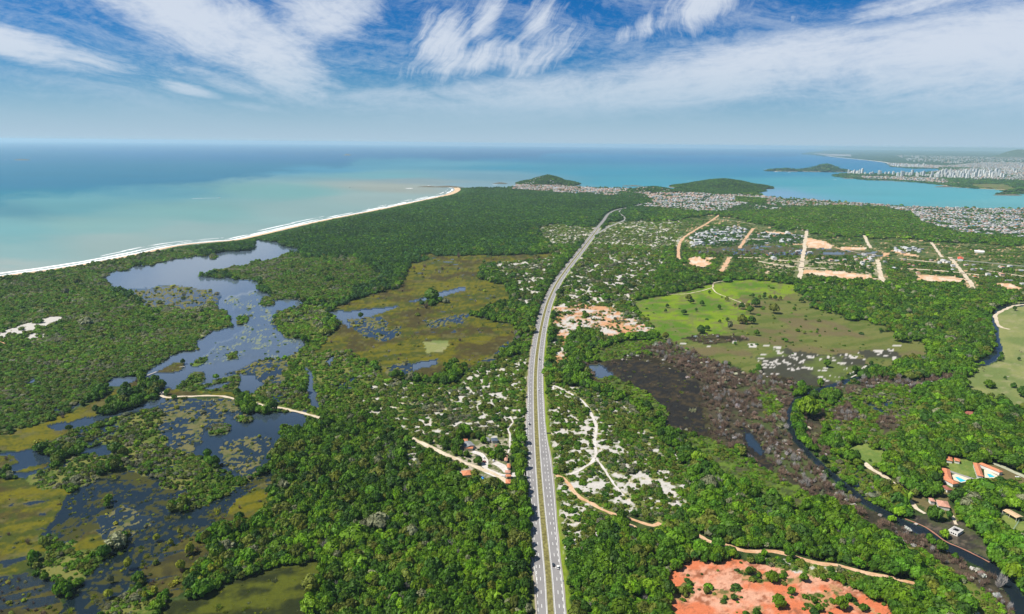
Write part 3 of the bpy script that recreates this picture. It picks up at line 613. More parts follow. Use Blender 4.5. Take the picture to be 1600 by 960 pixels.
# ------------------------------------------------------------------ hills, islets, mountain
HILLS = []
def mound(name, px, py, half_px, hrow, comps, seed, kind='hill', depth=.75, rocky=False):
    """px,py: centre of its foot on the ground; comps: (dx,dy,rx,ry,h) in units of the half width"""
    x0, y0 = [float(v) for v in G(px, py)]; s = pxm(x0, y0); hw = half_px / s
    n = 70; g = np.linspace(-1.25, 1.25, n); X, Y = np.meshgrid(g, g); Z = np.zeros_like(X)
    for dx, dy, rx, ry, h in comps:
        r = np.hypot((X - dx) / rx, (Y - dy) / ry); Z = np.maximum(Z, h * np.clip(1 - r ** 1.6, 0, 1) ** .9)
    Z = Z * (hrow / s) * (1 + .22 * (fbm(X * 3 + seed, Y * 3, 4, seed) - .5)) + 3 * (fbm(X * 6, Y * 6 + seed, 3, seed) - .5) * (Z > 0)
    wx = x0 + X * hw; wy = y0 + Y * hw * depth
    keep = Z > 0
    zz = np.where(keep, Z, -2)
    i = np.arange(n * n).reshape(n, n); q = np.stack([i[:-1, :-1], i[:-1, 1:], i[1:, 1:], i[1:, :-1]], -1).reshape(-1, 4)
    q = q[keep.ravel()[q].any(1)]
    b = fbm(wx.ravel() / 40, wy.ravel() / 40, 4, 3)
    shore = 1 - sst(Z.ravel() * s, .3, 1.6)
    col = mixc(mixc(np.array([.03, .055, .018]), np.array([.06, .085, .03]), sst(b, .4, .65)), np.array([.17, .14, .11]), shore if not rocky else np.ones_like(shore) * .75)
    o = mesh_np(name, np.stack([wx.ravel(), wy.ravel(), zz.ravel()], -1), q, M_GROUND, {'col': ('FLOAT_COLOR', 'POINT', col), 'wet': ('FLOAT', 'POINT', np.zeros(n * n))}, kind='structure', smooth=True)
    if not rocky: HILLS.append((x0, y0, hw, hw * depth, Z, g))
    return o
mound('hill', 857, 288.5, 48, 13, [(-.05, 0, .75, .9, 1), (.45, 0, .6, .7, .45), (-.6, 0, .5, .6, .42)], 3)
mound('hill', 1124, 293.5, 72, 12.5, [(.05, 0, .85, .9, 1), (-.5, 0, .6, .7, .42), (.62, 0, .55, .6, .42), (-.2, 0, .7, .8, .75)], 5)
mound('hill', 1020, 300.5, 42, 7, [(0, 0, 1, 1, 1)], 9)
mound('hill', 1285, 268.3, 46, 10.5, [(.08, 0, .62, .8, 1), (-.3, 0, .7, .6, .5), (.5, 0, .5, .5, .4)], 12)
mound('hill', 1226, 268.0, 32, 4.5, [(.1, 0, .9, .5, 1), (-.4, 0, .6, .3, .8)], 14)
mound('hill', 1592, 302, 34, 6, [(.2, 0, 1, .8, 1)], 31)
mound('mountain', 1590, 247, 36, 12.5, [(0, 0, .9, 1, 1), (.7, 0, .8, 1, .8), (-.5, 0, .6, .9, .45)], 22)
mound('rock_islet', 543, 243.0, 7, 2.2, [(0, 0, .9, .7, 1)], 41, rocky=True)
mound('rock_islet', 35, 250.5, 14, 1.6, [(0, 0, .9, .6, 1), (-.6, .1, .4, .3, .6)], 42, rocky=True)
mound('rock_islet', 690, 292.8, 38, 2.4, [(.25, 0, .7, .16, 1), (-.5, .02, .5, .1, .7)], 43, rocky=True)
mound('rock_islet', 782, 287.4, 13, 2.2, [(0, 0, .95, .3, 1)], 44, rocky=True)
mound('rock_islet', 988, 291.2, 16, 1.6, [(.2, 0, .8, .25, 1), (-.6, 0, .4, .2, .7)], 45, rocky=True)
mound('rock_islet', 1049, 290.4, 4, 1.2, [(0, 0, .9, .4, 1)], 46, rocky=True)
mound('rock_islet', 1330, 279.5, 16, 1.2, [(0, 0, .95, .25, 1)], 47, rocky=True)
mound('rock_islet', 1472, 292.5, 16, 1.8, [(.1, 0, .9, .35, 1)], 48, rocky=True)
mound('rock_islet', 1572, 305.5, 24, 2.0, [(.3, 0, .8, .3, 1), (-.4, 0, .5, .2, .7)], 49, rocky=True)
def hill_z(x, y):
    z = np.zeros_like(x)
    for x0, y0, rx, ry, Z, g in HILLS:
        u = (x - x0) / rx; v = (y - y0) / ry; m = (abs(u) < 1.24) & (abs(v) < 1.24)
        if not m.any(): continue
        n = len(g); i = np.clip(((v[m] + 1.25) / 2.5 * (n - 1)).astype(int), 0, n - 1); j = np.clip(((u[m] + 1.25) / 2.5 * (n - 1)).astype(int), 0, n - 1)
        z[m] = np.maximum(z[m], np.maximum(Z[i, j], 0))
    return z

# ------------------------------------------------------------------ haze: the air between the camera and the far coast
def build_haze():
    bm = bmesh.new(); box(bm, -90000, 90000, -3000, 64000, -4, 345)
    m = bpy.data.materials.new('haze'); m.use_nodes = True; w = NT(m.node_tree); w.n.clear()
    o = w.new('ShaderNodeOutputMaterial'); v = w.new('ShaderNodeVolumePrincipled')
    v.inputs['Density'].default_value = HAZE_DENSITY; v.inputs['Color'].default_value = (*HAZE_COL, 1); v.inputs['Anisotropy'].default_value = .2
    w.l.new(v.outputs[0], o.inputs['Volume'])
    h = bobj('haze', bm, m); h['kind'] = 'stuff'
HAZE_DENSITY = 3.0e-5; HAZE_COL = (.60, .83, .94)
build_haze()

# ------------------------------------------------------------------ roads
def normals(line):
    d = np.gradient(line, axis=0); d /= np.linalg.norm(d, axis=1)[:, None] + 1e-9
    return np.stack([d[:, 1], -d[:, 0]], -1), d       # right-hand normal, direction
def strip(line, a, b, z, cols=2):
    """verts/faces of a strip between signed offsets a..b (right +)"""
    nrm, _ = normals(line); n = len(line); a = np.broadcast_to(a, n); b = np.broadcast_to(b, n)
    t = np.linspace(0, 1, cols)[None, :]; off = a[:, None] * (1 - t) + b[:, None] * t
    P3 = line[:, None, :] + nrm[:, None, :] * off[..., None]
    v = np.concatenate([P3, np.full(P3.shape[:2] + (1,), z)], -1).reshape(-1, 3)
    i = np.arange(n * cols).reshape(n, cols)
    f = np.stack([i[:-1, :-1], i[:-1, 1:], i[1:, 1:], i[1:, :-1]], -1).reshape(-1, 4)
    return v, f
def join(parts):
    vs_, fs_, k = [], [], 0
    for v, f in parts: vs_.append(v); fs_.append(f + k); k += len(v)
    return np.vstack(vs_), np.vstack(fs_)
def at(line, s0, s1=None):
    """piece of the line between two arc lengths"""
    L = np.concatenate([[0], np.cumsum(np.linalg.norm(np.diff(line, axis=0), axis=1))])
    s = np.linspace(s0, s1, max(2, int((s1 - s0) / 4) + 1)); return np.stack([np.interp(s, L, line[:, 0]), np.interp(s, L, line[:, 1])], -1)
def length(line): return float(np.linalg.norm(np.diff(line, axis=0), axis=1).sum())

def asphalt_mat(name, base):
    m = bpy.data.materials.new(name); m.use_nodes = True; w = NT(m.node_tree); b = w.n['Principled BSDF']
    geo = w.new('ShaderNodeNewGeometry').outputs['Position']
    n = w.noise(geo, .05, 5, .6); n2 = w.noise(geo, 1.2, 3, .6)
    n = w.math('MULTIPLY_ADD', w.math('SUBTRACT', n, .5), 1.5, .5, clamp=True); c = w.mix(n, tuple(q * .78 for q in base), tuple(q * 1.2 for q in base)); c = w.mix(w.math('MULTIPLY', n2, .3), c, tuple(q * .6 for q in base))
    w.l.new(c, b.inputs['Base Color']); b.inputs['Roughness'].default_value = .85; return m
M_ASPH = asphalt_mat('asphalt', (.235, .225, .222)); M_PAINT = mat('road_paint', (.78, .78, .75), .6, .3, (.5, .1))
Z_R = .12
hwpx, hwpy = PX(HWY[:, 0], HWY[:, 1])
bump_r = 3.0 * sst(hwpy, 655, 730) * (1 - sst(hwpy, 740, 880)); bump_l = 3.0 * sst(hwpy, 600, 700) * (1 - sst(hwpy, 860, 915))
RW = 10.9 + bump_r; LW = -(9.9 + bump_l)
v, f = join([strip(HWY, 2.6, RW, Z_R), strip(HWY, LW, -2.6, Z_R)])
v[:, 2] = Z_R
hw = mesh_np('highway', v, f[:, ::-1], M_ASPH, kind='structure')
# raised median with a kerb and dry grass
M_MED = mat('median_grass', (.17, .155, .055), .95, .1, (.35, .45), (1.2, .4, .6)); M_KERB = mat('kerb_concrete', (.42, .41, .38), .9, .2, (.6, .15))
v, f = strip(HWY, -2.2, 2.2, .26, 4); mesh_np('median_grass', v, f[:, ::-1], M_MED, kind='structure')
def kerb(a, b):
    v0, f0 = strip(HWY, a, b, .24); v1, f1 = strip(HWY, a, a, .24); v1[1::2, 2] = .05; v2, f2 = strip(HWY, b, b, .24); v2[::2, 2] = .05
    return [(v0, f0[:, ::-1]), (v1, f1), (v2, f2)]
v, f = join(kerb(-2.6, -2.2) + kerb(2.2, 2.6)); mesh_np('kerb', v, f, M_KERB, kind='structure')
HL = length(HWY); parts = []
for off, w_ in ((3.15, .3), (-3.15, .3)): parts.append(strip(HWY, off - w_ / 2, off + w_ / 2, Z_R + .02))
parts.append(strip(HWY, RW - 1.0, RW - .7, Z_R + .02)); parts.append(strip(HWY, LW + .7, LW + 1.0, Z_R + .02))
s = 0.0
NRM, _ = normals(HWY)
def offline(off): return HWY + NRM * off
for off, per, ln in ((6.3, 16, 4.2), (-6.3, 16, 4.2), (9.3, 8, 4.0), (-9.0, 8, 4.0)):
    ol = offline(off); Lo = length(ol); s = 3.0
    while s < Lo - 6:
        seg = at(ol, s, s + ln); parts.append(strip(seg, -.17, .17, Z_R + .02)); s += per
v, f = join(parts); mesh_np('lane_markings', v, f[:, ::-1], M_PAINT, kind='structure')
# worn gravel shoulder on the left, narrower on the right
il = np.arange(len(HWY)); v, f = join([strip(HWY, LW - 1.6 * (.4 + vnoise(il * .6, il * 0., 4)), LW, .09), strip(HWY, RW, RW + .8 * (.3 + vnoise(il * .5, il * 0., 6)), .09)]); mesh_np('shoulder', v, f[:, ::-1], asphalt_mat('gravel_shoulder', (.33, .29, .24)), kind='structure')
# beyond the fork the road is one carriageway, with the slip road looping back to it
M_ASPH2 = asphalt_mat('worn_asphalt', (.27, .26, .25))
v, f = strip(ROAD2, -7, 6, .17); mesh_np('highway', v, f[:, ::-1], M_ASPH, kind='structure')
v, f = strip(RAMP, -4.5, 4.5, .15); mesh_np('slip_road', v, f[:, ::-1], M_ASPH2, kind='structure')

M_DIRT = {}
def dirt_mat(name, c1, c2):
    m = bpy.data.materials.new(name); m.use_nodes = True; w = NT(m.node_tree); b = w.n['Principled BSDF']
    geo = w.new('ShaderNodeNewGeometry').outputs['Position']
    c = w.mix(w.step(w.noise(geo, .06, 6, .7), .35, .65), c1, c2); c = w.mix(w.math('MULTIPLY', w.step(w.noise(geo, .35, 5, .75), .46, .70), .6), c, tuple(q * .42 for q in c1))
    w.l.new(c, b.inputs['Base Color']); b.inputs['Roughness'].default_value = .95; return m
MD_SAND = dirt_mat('sandy_earth', (.50, .40, .27), (.62, .54, .42)); MD_ORANGE = dirt_mat('orange_earth', (.50, .27, .13), (.60, .42, .27)); MD_WHITE = dirt_mat('white_sand', (.60, .57, .54), (.52, .47, .42))
MD_GREY = asphalt_mat('gravel', (.30, .29, .27)); MD_GRASS = dirt_mat('grassy_track', (.20, .25, .09), (.26, .27, .13))
ROADS = []   # (centre line, half width) for keeping vegetation off
def dirt(pts, width, m, name='dirt_road', z=.10):
    p = P(pts); line = dense(np.stack(G(p[:, 0], p[:, 1]), -1), max(3.0, width * .8)); n = len(line); i = np.arange(n)
    wl = width / 2 * (.55 + .8 * vnoise(i * .55, i * 0., 3)); wr = width / 2 * (.55 + .8 * vnoise(i * .55 + 50, i * 0., 5))
    v, f = strip(line, -wl, wr, z, 3); mesh_np(name, v, f[:, ::-1], m, kind='structure'); ROADS.append((line, width / 2 + 1.5))
dirt("252,612 254,619 262,621.5 280,620 300,619.5 325,618.5 345,619 357,621 366,624", 5, MD_SAND)
dirt("398,630 415,634.5 440,638 470,645 490,650 500,653 526,657", 5, MD_SAND)
dirt("634,681 650,688 680,703 700,712 722,722 748,731 770,740 786,748 794,754", 6, MD_SAND)
dirt("753,732 775,742 796,743 812,741 829,738", 9, MD_WHITE, 'paved_forecourt', .09); dirt("738,706 755,712 758,722 757,732", 6, MD_WHITE); dirt("772,723 785,729 793,738", 8, MD_WHITE)
dirt("797,651 801,660 794,670 797,681 796,700 794,708", 2, MD_WHITE, 'footpath')
dirt("869,743 884,751 899,772 920,785 952,801 985,811 1004,817 1020,821 1031,817", 4.5, MD_ORANGE)
dirt("975,818 990,823 1000,830", 4, MD_ORANGE); dirt("1085,834 1098,841 1112,847 1140,854 1165,862 1205,862 1240,869 1272,879 1310,884 1345,893 1385,902 1430,912", 5, MD_ORANGE)
dirt("1465,929 1480,935 1500,943 1525,957 1540,975", 3.5, MD_SAND); 
dirt("864,609 866,603 884,612 900,620 915,632 928,655 931,672 929,690 931,708 925,722 905,735 890,742", 3.5, MD_WHITE, 'sandy_track')
dirt("931,716 940,728 952,746 962,760 975,775", 2.5, MD_WHITE, 'sandy_track')
for p_, w_, m_ in (("1260.5,361 1257,385 1253,410 1249.5,437", 12, MD_SAND), ("1350.5,368 1355,378 1361,388", 11, MD_SAND), ("1371,406 1375,424 1380,441", 12, MD_SAND), ("1455,379 1464,391 1472,402", 9, MD_SAND), ("1484,402 1500,421 1513,437 1520,452", 11, MD_SAND),
                   ("1124,336 1110,346 1086,360 1068,372 1061,384 1060,398 1062,407", 10, MD_ORANGE), ("1177,357 1166,372 1155,388", 11, MD_ORANGE), ("1140,402.5 1134,413 1127,425", 12, MD_ORANGE),
                   ("1178,432 1215,434.5 1252,437 1300,443 1356,448", 12, MD_SAND), ("1140,402 1165,403 1190,403.5", 12, MD_SAND), ("1196,406 1225,407.5 1252,409 1300,412 1340,417 1373,423", 10, MD_SAND), ("1182,408 1215,414 1250,418 1290,420", 10, MD_SAND),
                   ("1412,420 1450,422 1487,425 1530,430", 12, MD_SAND), ("1434,431 1480,434 1512,439", 12, MD_ORANGE), ("1405,404 1440,408 1480,411", 10, MD_SAND), ("1260,381 1300,386 1320,392", 6, MD_ORANGE), ("1320,390 1345,396 1370,398", 4, MD_SAND), ("1525,420 1560,426 1600,432", 10, MD_SAND),
                   ("1445,395 1462,396.5", 5, MD_ORANGE), ("1140,374 1180,374.5 1196,374", 10, MD_SAND), ("1120,342 1150,346 1180,351", 5, MD_SAND)):
    dirt(p_, w_, m_)
dirt("1484,404 1500,407 1520,408.5 1545,411 1575,414 1610,417", 9, MD_GREY, 'road'); dirt("1510,373 1560,373 1640,374", 8, MD_GREY, 'road')
dirt("945,345 955,341 975,338.5 1000,338.5 1030,341 1060,343", 6, MD_GRASS, 'grass_track', .08)
dirt("1020,461 1050,460 1070,459.5 1090,456 1112,450 1114,446 1116,442 1130,439.5 1146,438.5", 3, MD_SAND, 'sandy_track'); dirt("1113,450.5 1120,458 1140,466 1155,472 1170,478", 3, MD_SAND, 'sandy_track')
dirt("1606,476 1585,478 1568,485 1556,493 1558,503 1563,511 1577,515", 7, MD_SAND, 'sandy_track')
dirt("1468,737 1478,735 1500,742 1523,750 1535,748", 6, MD_GREY, 'driveway', .09); dirt("1548,722 1575,733 1600,745 1640,757", 7, dirt_mat('pale_drive', (.40, .40, .30), (.30, .32, .2)), 'driveway')
dirt("1415,772 1425,785 1432,795 1445,803", 4, MD_SAND, 'footpath'); dirt("1487,805 1491,812 1494,820", 3, MD_SAND, 'footpath'); dirt("1350,723 1362,733 1378,742 1395,756 1410,768", 6, MD_SAND, 'sandy_track')
dirt("1338,586 1330,590", 2, MD_WHITE, 'footpath')
# reddish bank where the slab meets the stream
dirt("1414,811 1440,821 1458,832 1475,845 1495,854 1515,863 1535,873 1546,879", 1.7, dirt_mat('rusty_bank', (.30, .13, .08), (.36, .18, .12)), 'river_bank', .12)

# the beach and the breakers
BL = dense(np.stack(G(*P("-200,476 -120,458 0,433.5 100,419.5 200,401.5 280,384.5 330,379 370,375.6 400,369.6 500,346.6 600,326.6 675,310.6 704,304.6 716,299.6 719,296 716,293.6 708,292.6").T), -1), 12)
i = np.arange(len(BL)); bpx, bpyy = PX(BL[:, 0], BL[:, 1])
bw = 17 + 8 * vnoise(i * .05, i * 0., 2) + 22 * sst(bpx, 670, 712)
v, f = strip(BL, -bw, 1.5 + 2 * vnoise(i * .3, i * 0., 5), .2, 4); v[:, 2] = .25; v[0::4, 2] = -.7
mesh_np('beach', v, f[:, ::-1], dirt_mat('beach_sand', (.62, .40, .22), (.66, .50, .33)), kind='structure')
NS = 46; L0 = dense(BL, 5.0); v, f = strip(L0, -bw.mean() + 7, -95, -.25, NS); n = len(L0)
I, J = np.meshgrid(np.arange(n), np.arange(NS), indexing='ij'); sx = I * 6.0; sy = J * 2.0
row = fbm(sx / 160, sy / 22, 4, 71, .6) + .22 * np.sin(sy / 6.5 + 4 * fbm(sx / 190, sx * 0, 3, 5)) ; foam = row - .0042 * sy - .02
foam = np.where(sy < 8 + 10 * vnoise(sx / 60, sx * 0, 8), 1, foam) > .435
fk = foam[:-1, :-1].ravel(); f = f[fk]; used = np.unique(f); rm = np.full(len(v), -1); rm[used] = np.arange(len(used))
surf = mesh_np('surf', v[used], rm[f][:, ::-1], mat('foam', (.85, .86, .86), .7, .2, (.08, .08)), kind='structure')
# surf round the islets
def foam_patch(px, py, w, seed):
    x, y = [float(q) for q in G(px, py)]; s = pxm(x, y); bm = bmesh.new(); n = 22; L = w / s
    c = [bm.verts.new((x + math.cos(6.283 * k / n) * L * (.6 + .6 * float(vnoise(np.array([k * .9]), np.array([seed * 1.]), 3)[0])), y + math.sin(6.283 * k / n) * L * (.5 + .5 * float(vnoise(np.array([k * .9]), np.array([seed * 2.]), 4)[0])), -.2)) for k in range(n)]
    bm.faces.new(c); o = bobj('surf', bm, bpy.data.materials['foam']); o['kind'] = 'structure'
for a_ in ((536, 244, 2.5, 1), (8, 250, 3, 2), (640, 294.5, 6, 3), (670, 290.2, 3, 4), (773, 289, 4, 5), (1003, 291.6, 2, 6), (1212, 268.5, 4, 7), (1233, 270, 3, 8), (1196, 264.5, 3, 9), (1075, 282.5, 1.6, 10), (1305, 281, 3, 11), (1180, 303.5, 3, 12)): foam_patch(*a_)
def shore_strip(pts, width, m, name='beach'):
    p = P(pts); line = dense(np.stack(G(p[:, 0], p[:, 1]), -1), 30); v, f = strip(line, -width / 2, width / 2, .3, 2); mesh_np(name, v, f[:, ::-1], m, kind='structure')
BS = bpy.data.materials['beach_sand']
shore_strip("1291,243.6 1310,246.2 1340,249.2 1365,251.7 1388,254.6", 90, MD_WHITE); shore_strip("1430,284.5 1450,286.3 1470,288.7 1487,291.5", 40, BS); shore_strip("1487,292.4 1525,294.6 1572,296.8", 34, BS)
shore_strip("1345,281 1394,283.3 1430,284.8", 22, BS); shore_strip("1150,303.6 1165,302.4 1178,303 1188,306 1200,308.5", 50, BS); shore_strip("1310,275.5 1345,275.2", 40, BS)

# ------------------------------------------------------------------ plant models (unit size: crown radius 1, height 1)
def fib_dirs(n, g):
    k = np.arange(n) + .5; ph = np.arccos(1 - 2 * k / n); th = np.pi * (1 + 5 ** .5) * k + g
    return np.stack([np.cos(th) * np.sin(ph), np.sin(th) * np.sin(ph), np.cos(ph)], -1)
ICO = None
def ico(sub):
    bm = bmesh.new(); bmesh.ops.create_icosphere(bm, subdivisions=sub, radius=1)
    v = np.array([q.co[:] for q in bm.verts]); f = np.array([[q.index for q in p.verts] for p in bm.faces]); bm.free(); return v, f
IV, IF = ico(2); IV1, IF1 = ico(1)
def crown_arrays(seed, lobes=7, leaves=260, leaf=.17, flat=.36, low=.22, spread=.62, core=True, lobe_r=(.34, .5), sub=2):
    """lumpy crown: a core of displaced lobes wrapped in leaf-clump faces"""
    r = np.random.default_rng(seed); V, F, S = [], [], []; k = 0
    cs = [np.array([0, 0, low + flat + .08])] ; rs = [.55]
    for i in range(lobes):
        a = 6.283 * (i + r.uniform(-.3, .3)) / lobes; q = spread * r.uniform(.75, 1.1)
        cs.append(np.array([math.cos(a) * q, math.sin(a) * q, low + flat * r.uniform(.55, 1.15)])); rs.append(r.uniform(*lobe_r))
    for i in range(3): cs.append(np.array([r.uniform(-.35, .35), r.uniform(-.35, .35), low + flat + r.uniform(.12, .26)])); rs.append(r.uniform(.28, .42))
    iv, if_ = (IV, IF) if sub == 2 else (IV1, IF1)
    for c, q in zip(cs, rs):
        n = (vnoise(iv[:, 0] * 2.6 + c[0] * 9 + seed, iv[:, 1] * 2.6 + iv[:, 2] * 3.1, seed) - .5)
        v = c + iv * q * (1 + .45 * n)[:, None] * np.array([1, 1, .62]) * .93
        v[:, 2] = np.clip(v[:, 2], low * .6, 1.05)
        V.append(v); F.append(if_ + k); k += len(v); S.append(np.full(len(v), r.uniform(.25, .6)))
    d = fib_dirs(leaves, r.uniform(0, 6)); 
    for j in range(leaves):
        i = r.integers(len(cs)); n = fib_dirs(40, 1.0)[r.integers(40)] + r.normal(0, .25, 3)
        if n[2] < -.35: n[2] *= -.6
        n /= np.linalg.norm(n); p = cs[i] + n * rs[i] * np.array([1, 1, .64]) * r.uniform(.92, 1.12)
        n2 = n + r.normal(0, .35, 3); n2[2] += .35; n2 /= np.linalg.norm(n2)
        a = np.cross(n2, r.normal(0, 1, 3)); a /= np.linalg.norm(a); b = np.cross(n2, a); s_ = leaf * r.uniform(.55, 1.25)
        q = [p + (a * ca + b * sb) * s_ for ca, sb in ((-1, -.6), (.2, -1), (1, .5), (-.3, .9))]
        V.append(np.array(q)); F.append(np.array([[k, k + 1, k + 2], [k, k + 2, k + 3]])); k += 4; S.append(np.full(4, r.uniform(.2, 1.0)))
    V = np.vstack(V); V[:, 2] = np.clip(V[:, 2], .03, None)
    return V, np.vstack(F), np.concatenate(S)
def trunk_arrays(seed, top=.6, r0=.07):
    r = random.Random(seed); bm = bmesh.new()
    tube(bm, [(0, 0, 0), (.03, .02, top * .5), (.0, .05, top)], [r0, r0 * .75, r0 * .45], 6)
    for i in range(4):
        a = 1.57 * i + r.uniform(0, 1); tube(bm, [(0, .03, top * .55), (math.cos(a) * .3, math.sin(a) * .3, top * .8), (math.cos(a) * .5, math.sin(a) * .5, top * 1.05)], [r0 * .5, r0 * .35, r0 * .15], 4)
    bmesh.ops.triangulate(bm, faces=bm.faces)
    v = np.array([q.co[:] for q in bm.verts]); f = np.array([[q.index for q in p.verts] for p in bm.faces]); bm.free(); return v, f
def plain_mesh(name, V, F, S, mats, midx=None):
    me = bpy.data.meshes.new(name); me.from_pydata(V.tolist(), [], F.tolist())
    a = me.attributes.new('leaf', 'FLOAT', 'POINT'); a.data.foreach_set('value', np.asarray(S, np.float32))
    for m in mats: me.materials.append(m)
    if midx is not None: me.polygons.foreach_set('material_index', np.asarray(midx, np.int32))
    me.update(); return me
CROWN_ME, TRUNK_ME, PROTO = [], [], []
def add_proto(name, V, F, S, tv=None, tf=None, m=None):
    if tv is not None:
        n = len(V); F2 = np.vstack([F, tf + n]); me = plain_mesh(name, np.vstack([V, tv]), F2, np.concatenate([S, np.zeros(len(tv))]), [m or M_LEAF, M_BARK], np.r_[np.zeros(len(F)), np.ones(len(tf))])
    else: me = plain_mesh(name, V, F, S, [m or M_LEAF])
    PROTO.append(me); return me
SHAPES = [dict(lobes=7), dict(lobes=9, spread=.68, lobe_r=(.26, .42)), dict(lobes=6, flat=.46, spread=.5, lobe_r=(.36, .52)), dict(lobes=8, flat=.30, spread=.66), dict(lobes=11, spread=.7, lobe_r=(.22, .36), leaf=.14), dict(lobes=5, flat=.44, spread=.55, lobe_r=(.32, .5))]
for i_, kw in enumerate(SHAPES):                               # 0-5 broadleaf trees
    V, F, S = crown_arrays(100 + i_, leaves=330, **kw); tv, tf = trunk_arrays(i_)
    CROWN_ME.append(plain_mesh('crown', V, F, S, [M_LEAF])); TRUNK_ME.append(plain_mesh('trunk', tv, tf, np.zeros(len(tv)), [M_BARK]))
    add_proto('tree_shape', V, F, S, tv, tf)
BUSH_ME = []
for i_ in range(4):                                            # 6-9 bushes, leafy to the ground
    V, F, S = crown_arrays(200 + i_, lobes=5 + i_, leaves=170, leaf=.2, flat=.30, low=.10, spread=.6, sub=1); BUSH_ME.append(add_proto('bush_shape', V, F, S))
def dead_arrays(seed, n=70):
    r = np.random.default_rng(seed); V, F = [], []; k = 0
    for j in range(n):
        a = r.uniform(0, 6.283); t = r.uniform(0, 1) ** .5 * .85; z1 = r.uniform(.6, 1.0) * (1 - .45 * t)
        p0 = np.array([math.cos(a) * t * .35, math.sin(a) * t * .35, r.uniform(0, .25)]); p1 = np.array([math.cos(a) * t, math.sin(a) * t, z1]) + r.normal(0, .05, 3)
        s_ = np.cross(p1 - p0, r.normal(0, 1, 3)); s_ = s_ / np.linalg.norm(s_) * r.uniform(.018, .045)
        V += [p0 - s_, p0 + s_, p1 + s_ * .5, p1 - s_ * .5]; F += [[k, k + 1, k + 2], [k, k + 2, k + 3]]; k += 4
        for q in range(2):
            t2 = r.uniform(.5, 1); b0 = p0 + (p1 - p0) * t2; b1 = b0 + r.normal(0, .16, 3) + np.array([0, 0, .08]); s2 = s_ * .6
            V += [b0 - s2, b0 + s2, b1 + s2 * .4, b1 - s2 * .4]; F += [[k, k + 1, k + 2], [k, k + 2, k + 3]]; k += 4
    return np.array(V), np.array(F), np.full(len(V), .5)
DEAD_ME = []
for i_ in range(3):                                            # 10-12 leafless bushes and trees
    V, F, S = dead_arrays(300 + i_); DEAD_ME.append(add_proto('dead_shape', V, F, S, m=M_DEADWOOD))
for i_ in range(2):                                            # 13-14 far crowns
    V, F, S = crown_arrays(400 + i_, lobes=6, leaves=40, leaf=.26, sub=1); add_proto('far_crown_shape', V, F, S)
for i_ in range(2):                                            # 15-16 reed and grass tussocks
    r = np.random.default_rng(500 + i_); V, F = [], []; k = 0
    for j in range(60):
        a = r.uniform(0, 6.283); t = r.uniform(0, .8); p0 = np.array([math.cos(a) * t, math.sin(a) * t, 0]); p1 = p0 + np.array([r.normal(0, .22), r.normal(0, .22), r.uniform(.5, 1)]); s_ = np.array([r.normal(), r.normal(), 0]); s_ = s_ / np.linalg.norm(s_) * .09
        V += [p0 - s_, p0 + s_, p1]; F.append([k, k + 1, k + 2]); k += 3
    add_proto('tussock_shape', np.array(V), np.array(F), r.uniform(.3, 1, len(V)))
pcol = bpy.data.collections.new('plant_shapes')
for i_, me in enumerate(PROTO): pcol.objects.link(bpy.data.objects.new('shape_%02d' % i_, me))

def scatter_group():
    g = bpy.data.node_groups.new('plant_scatter', 'GeometryNodeTree'); g.interface.new_socket('Geometry', in_out='INPUT', socket_type='NodeSocketGeometry'); g.interface.new_socket('Geometry', in_out='OUTPUT', socket_type='NodeSocketGeometry')
    n, l = g.nodes, g.links; gi = n.new('NodeGroupInput'); go = n.new('NodeGroupOutput'); ci = n.new('GeometryNodeCollectionInfo'); ci.inputs[0].default_value = pcol
    ci.inputs['Separate Children'].default_value = True; ci.inputs['Reset Children'].default_value = True
    def named(t, nm):
        q = n.new('GeometryNodeInputNamedAttribute'); q.data_type = t; q.inputs[0].default_value = nm; return q.outputs[0]
    m2p = n.new('GeometryNodeMeshToPoints'); l.new(gi.outputs[0], m2p.inputs[0])
    iop = n.new('GeometryNodeInstanceOnPoints'); l.new(m2p.outputs[0], iop.inputs['Points']); l.new(ci.outputs[0], iop.inputs['Instance']); iop.inputs['Pick Instance'].default_value = True
    l.new(named('INT', 'idx'), iop.inputs['Instance Index'])
    cx = n.new('ShaderNodeCombineXYZ'); l.new(named('FLOAT', 'rot'), cx.inputs[2]); l.new(cx.outputs[0], iop.inputs['Rotation'])
    l.new(named('FLOAT_VECTOR', 'scl'), iop.inputs['Scale']); l.new(iop.outputs[0], go.inputs[0]); return g
SG = scatter_group()
def scatter(name, label, cat, pts, idx_, rot, scl, tint):
    me = bpy.data.meshes.new(name); me.vertices.add(len(pts)); me.vertices.foreach_set('co', pts.astype(np.float32).ravel())
    a = me.attributes.new('idx', 'INT', 'POINT'); a.data.foreach_set('value', idx_.astype(np.int32))
    a = me.attributes.new('rot', 'FLOAT', 'POINT'); a.data.foreach_set('value', rot.astype(np.float32))
    a = me.attributes.new('scl', 'FLOAT_VECTOR', 'POINT'); a.data.foreach_set('vector', scl.astype(np.float32).ravel())
    a = me.attributes.new('tint', 'FLOAT_COLOR', 'POINT'); a.data.foreach_set('color', np.hstack([tint, np.ones((len(tint), 1))]).astype(np.float32).ravel())
    o = bpy.data.objects.new(name, me); COL.objects.link(o); md = o.modifiers.new('scatter', 'NODES'); md.node_group = SG
    o['kind'] = 'stuff'; tag(o, label, cat); return o

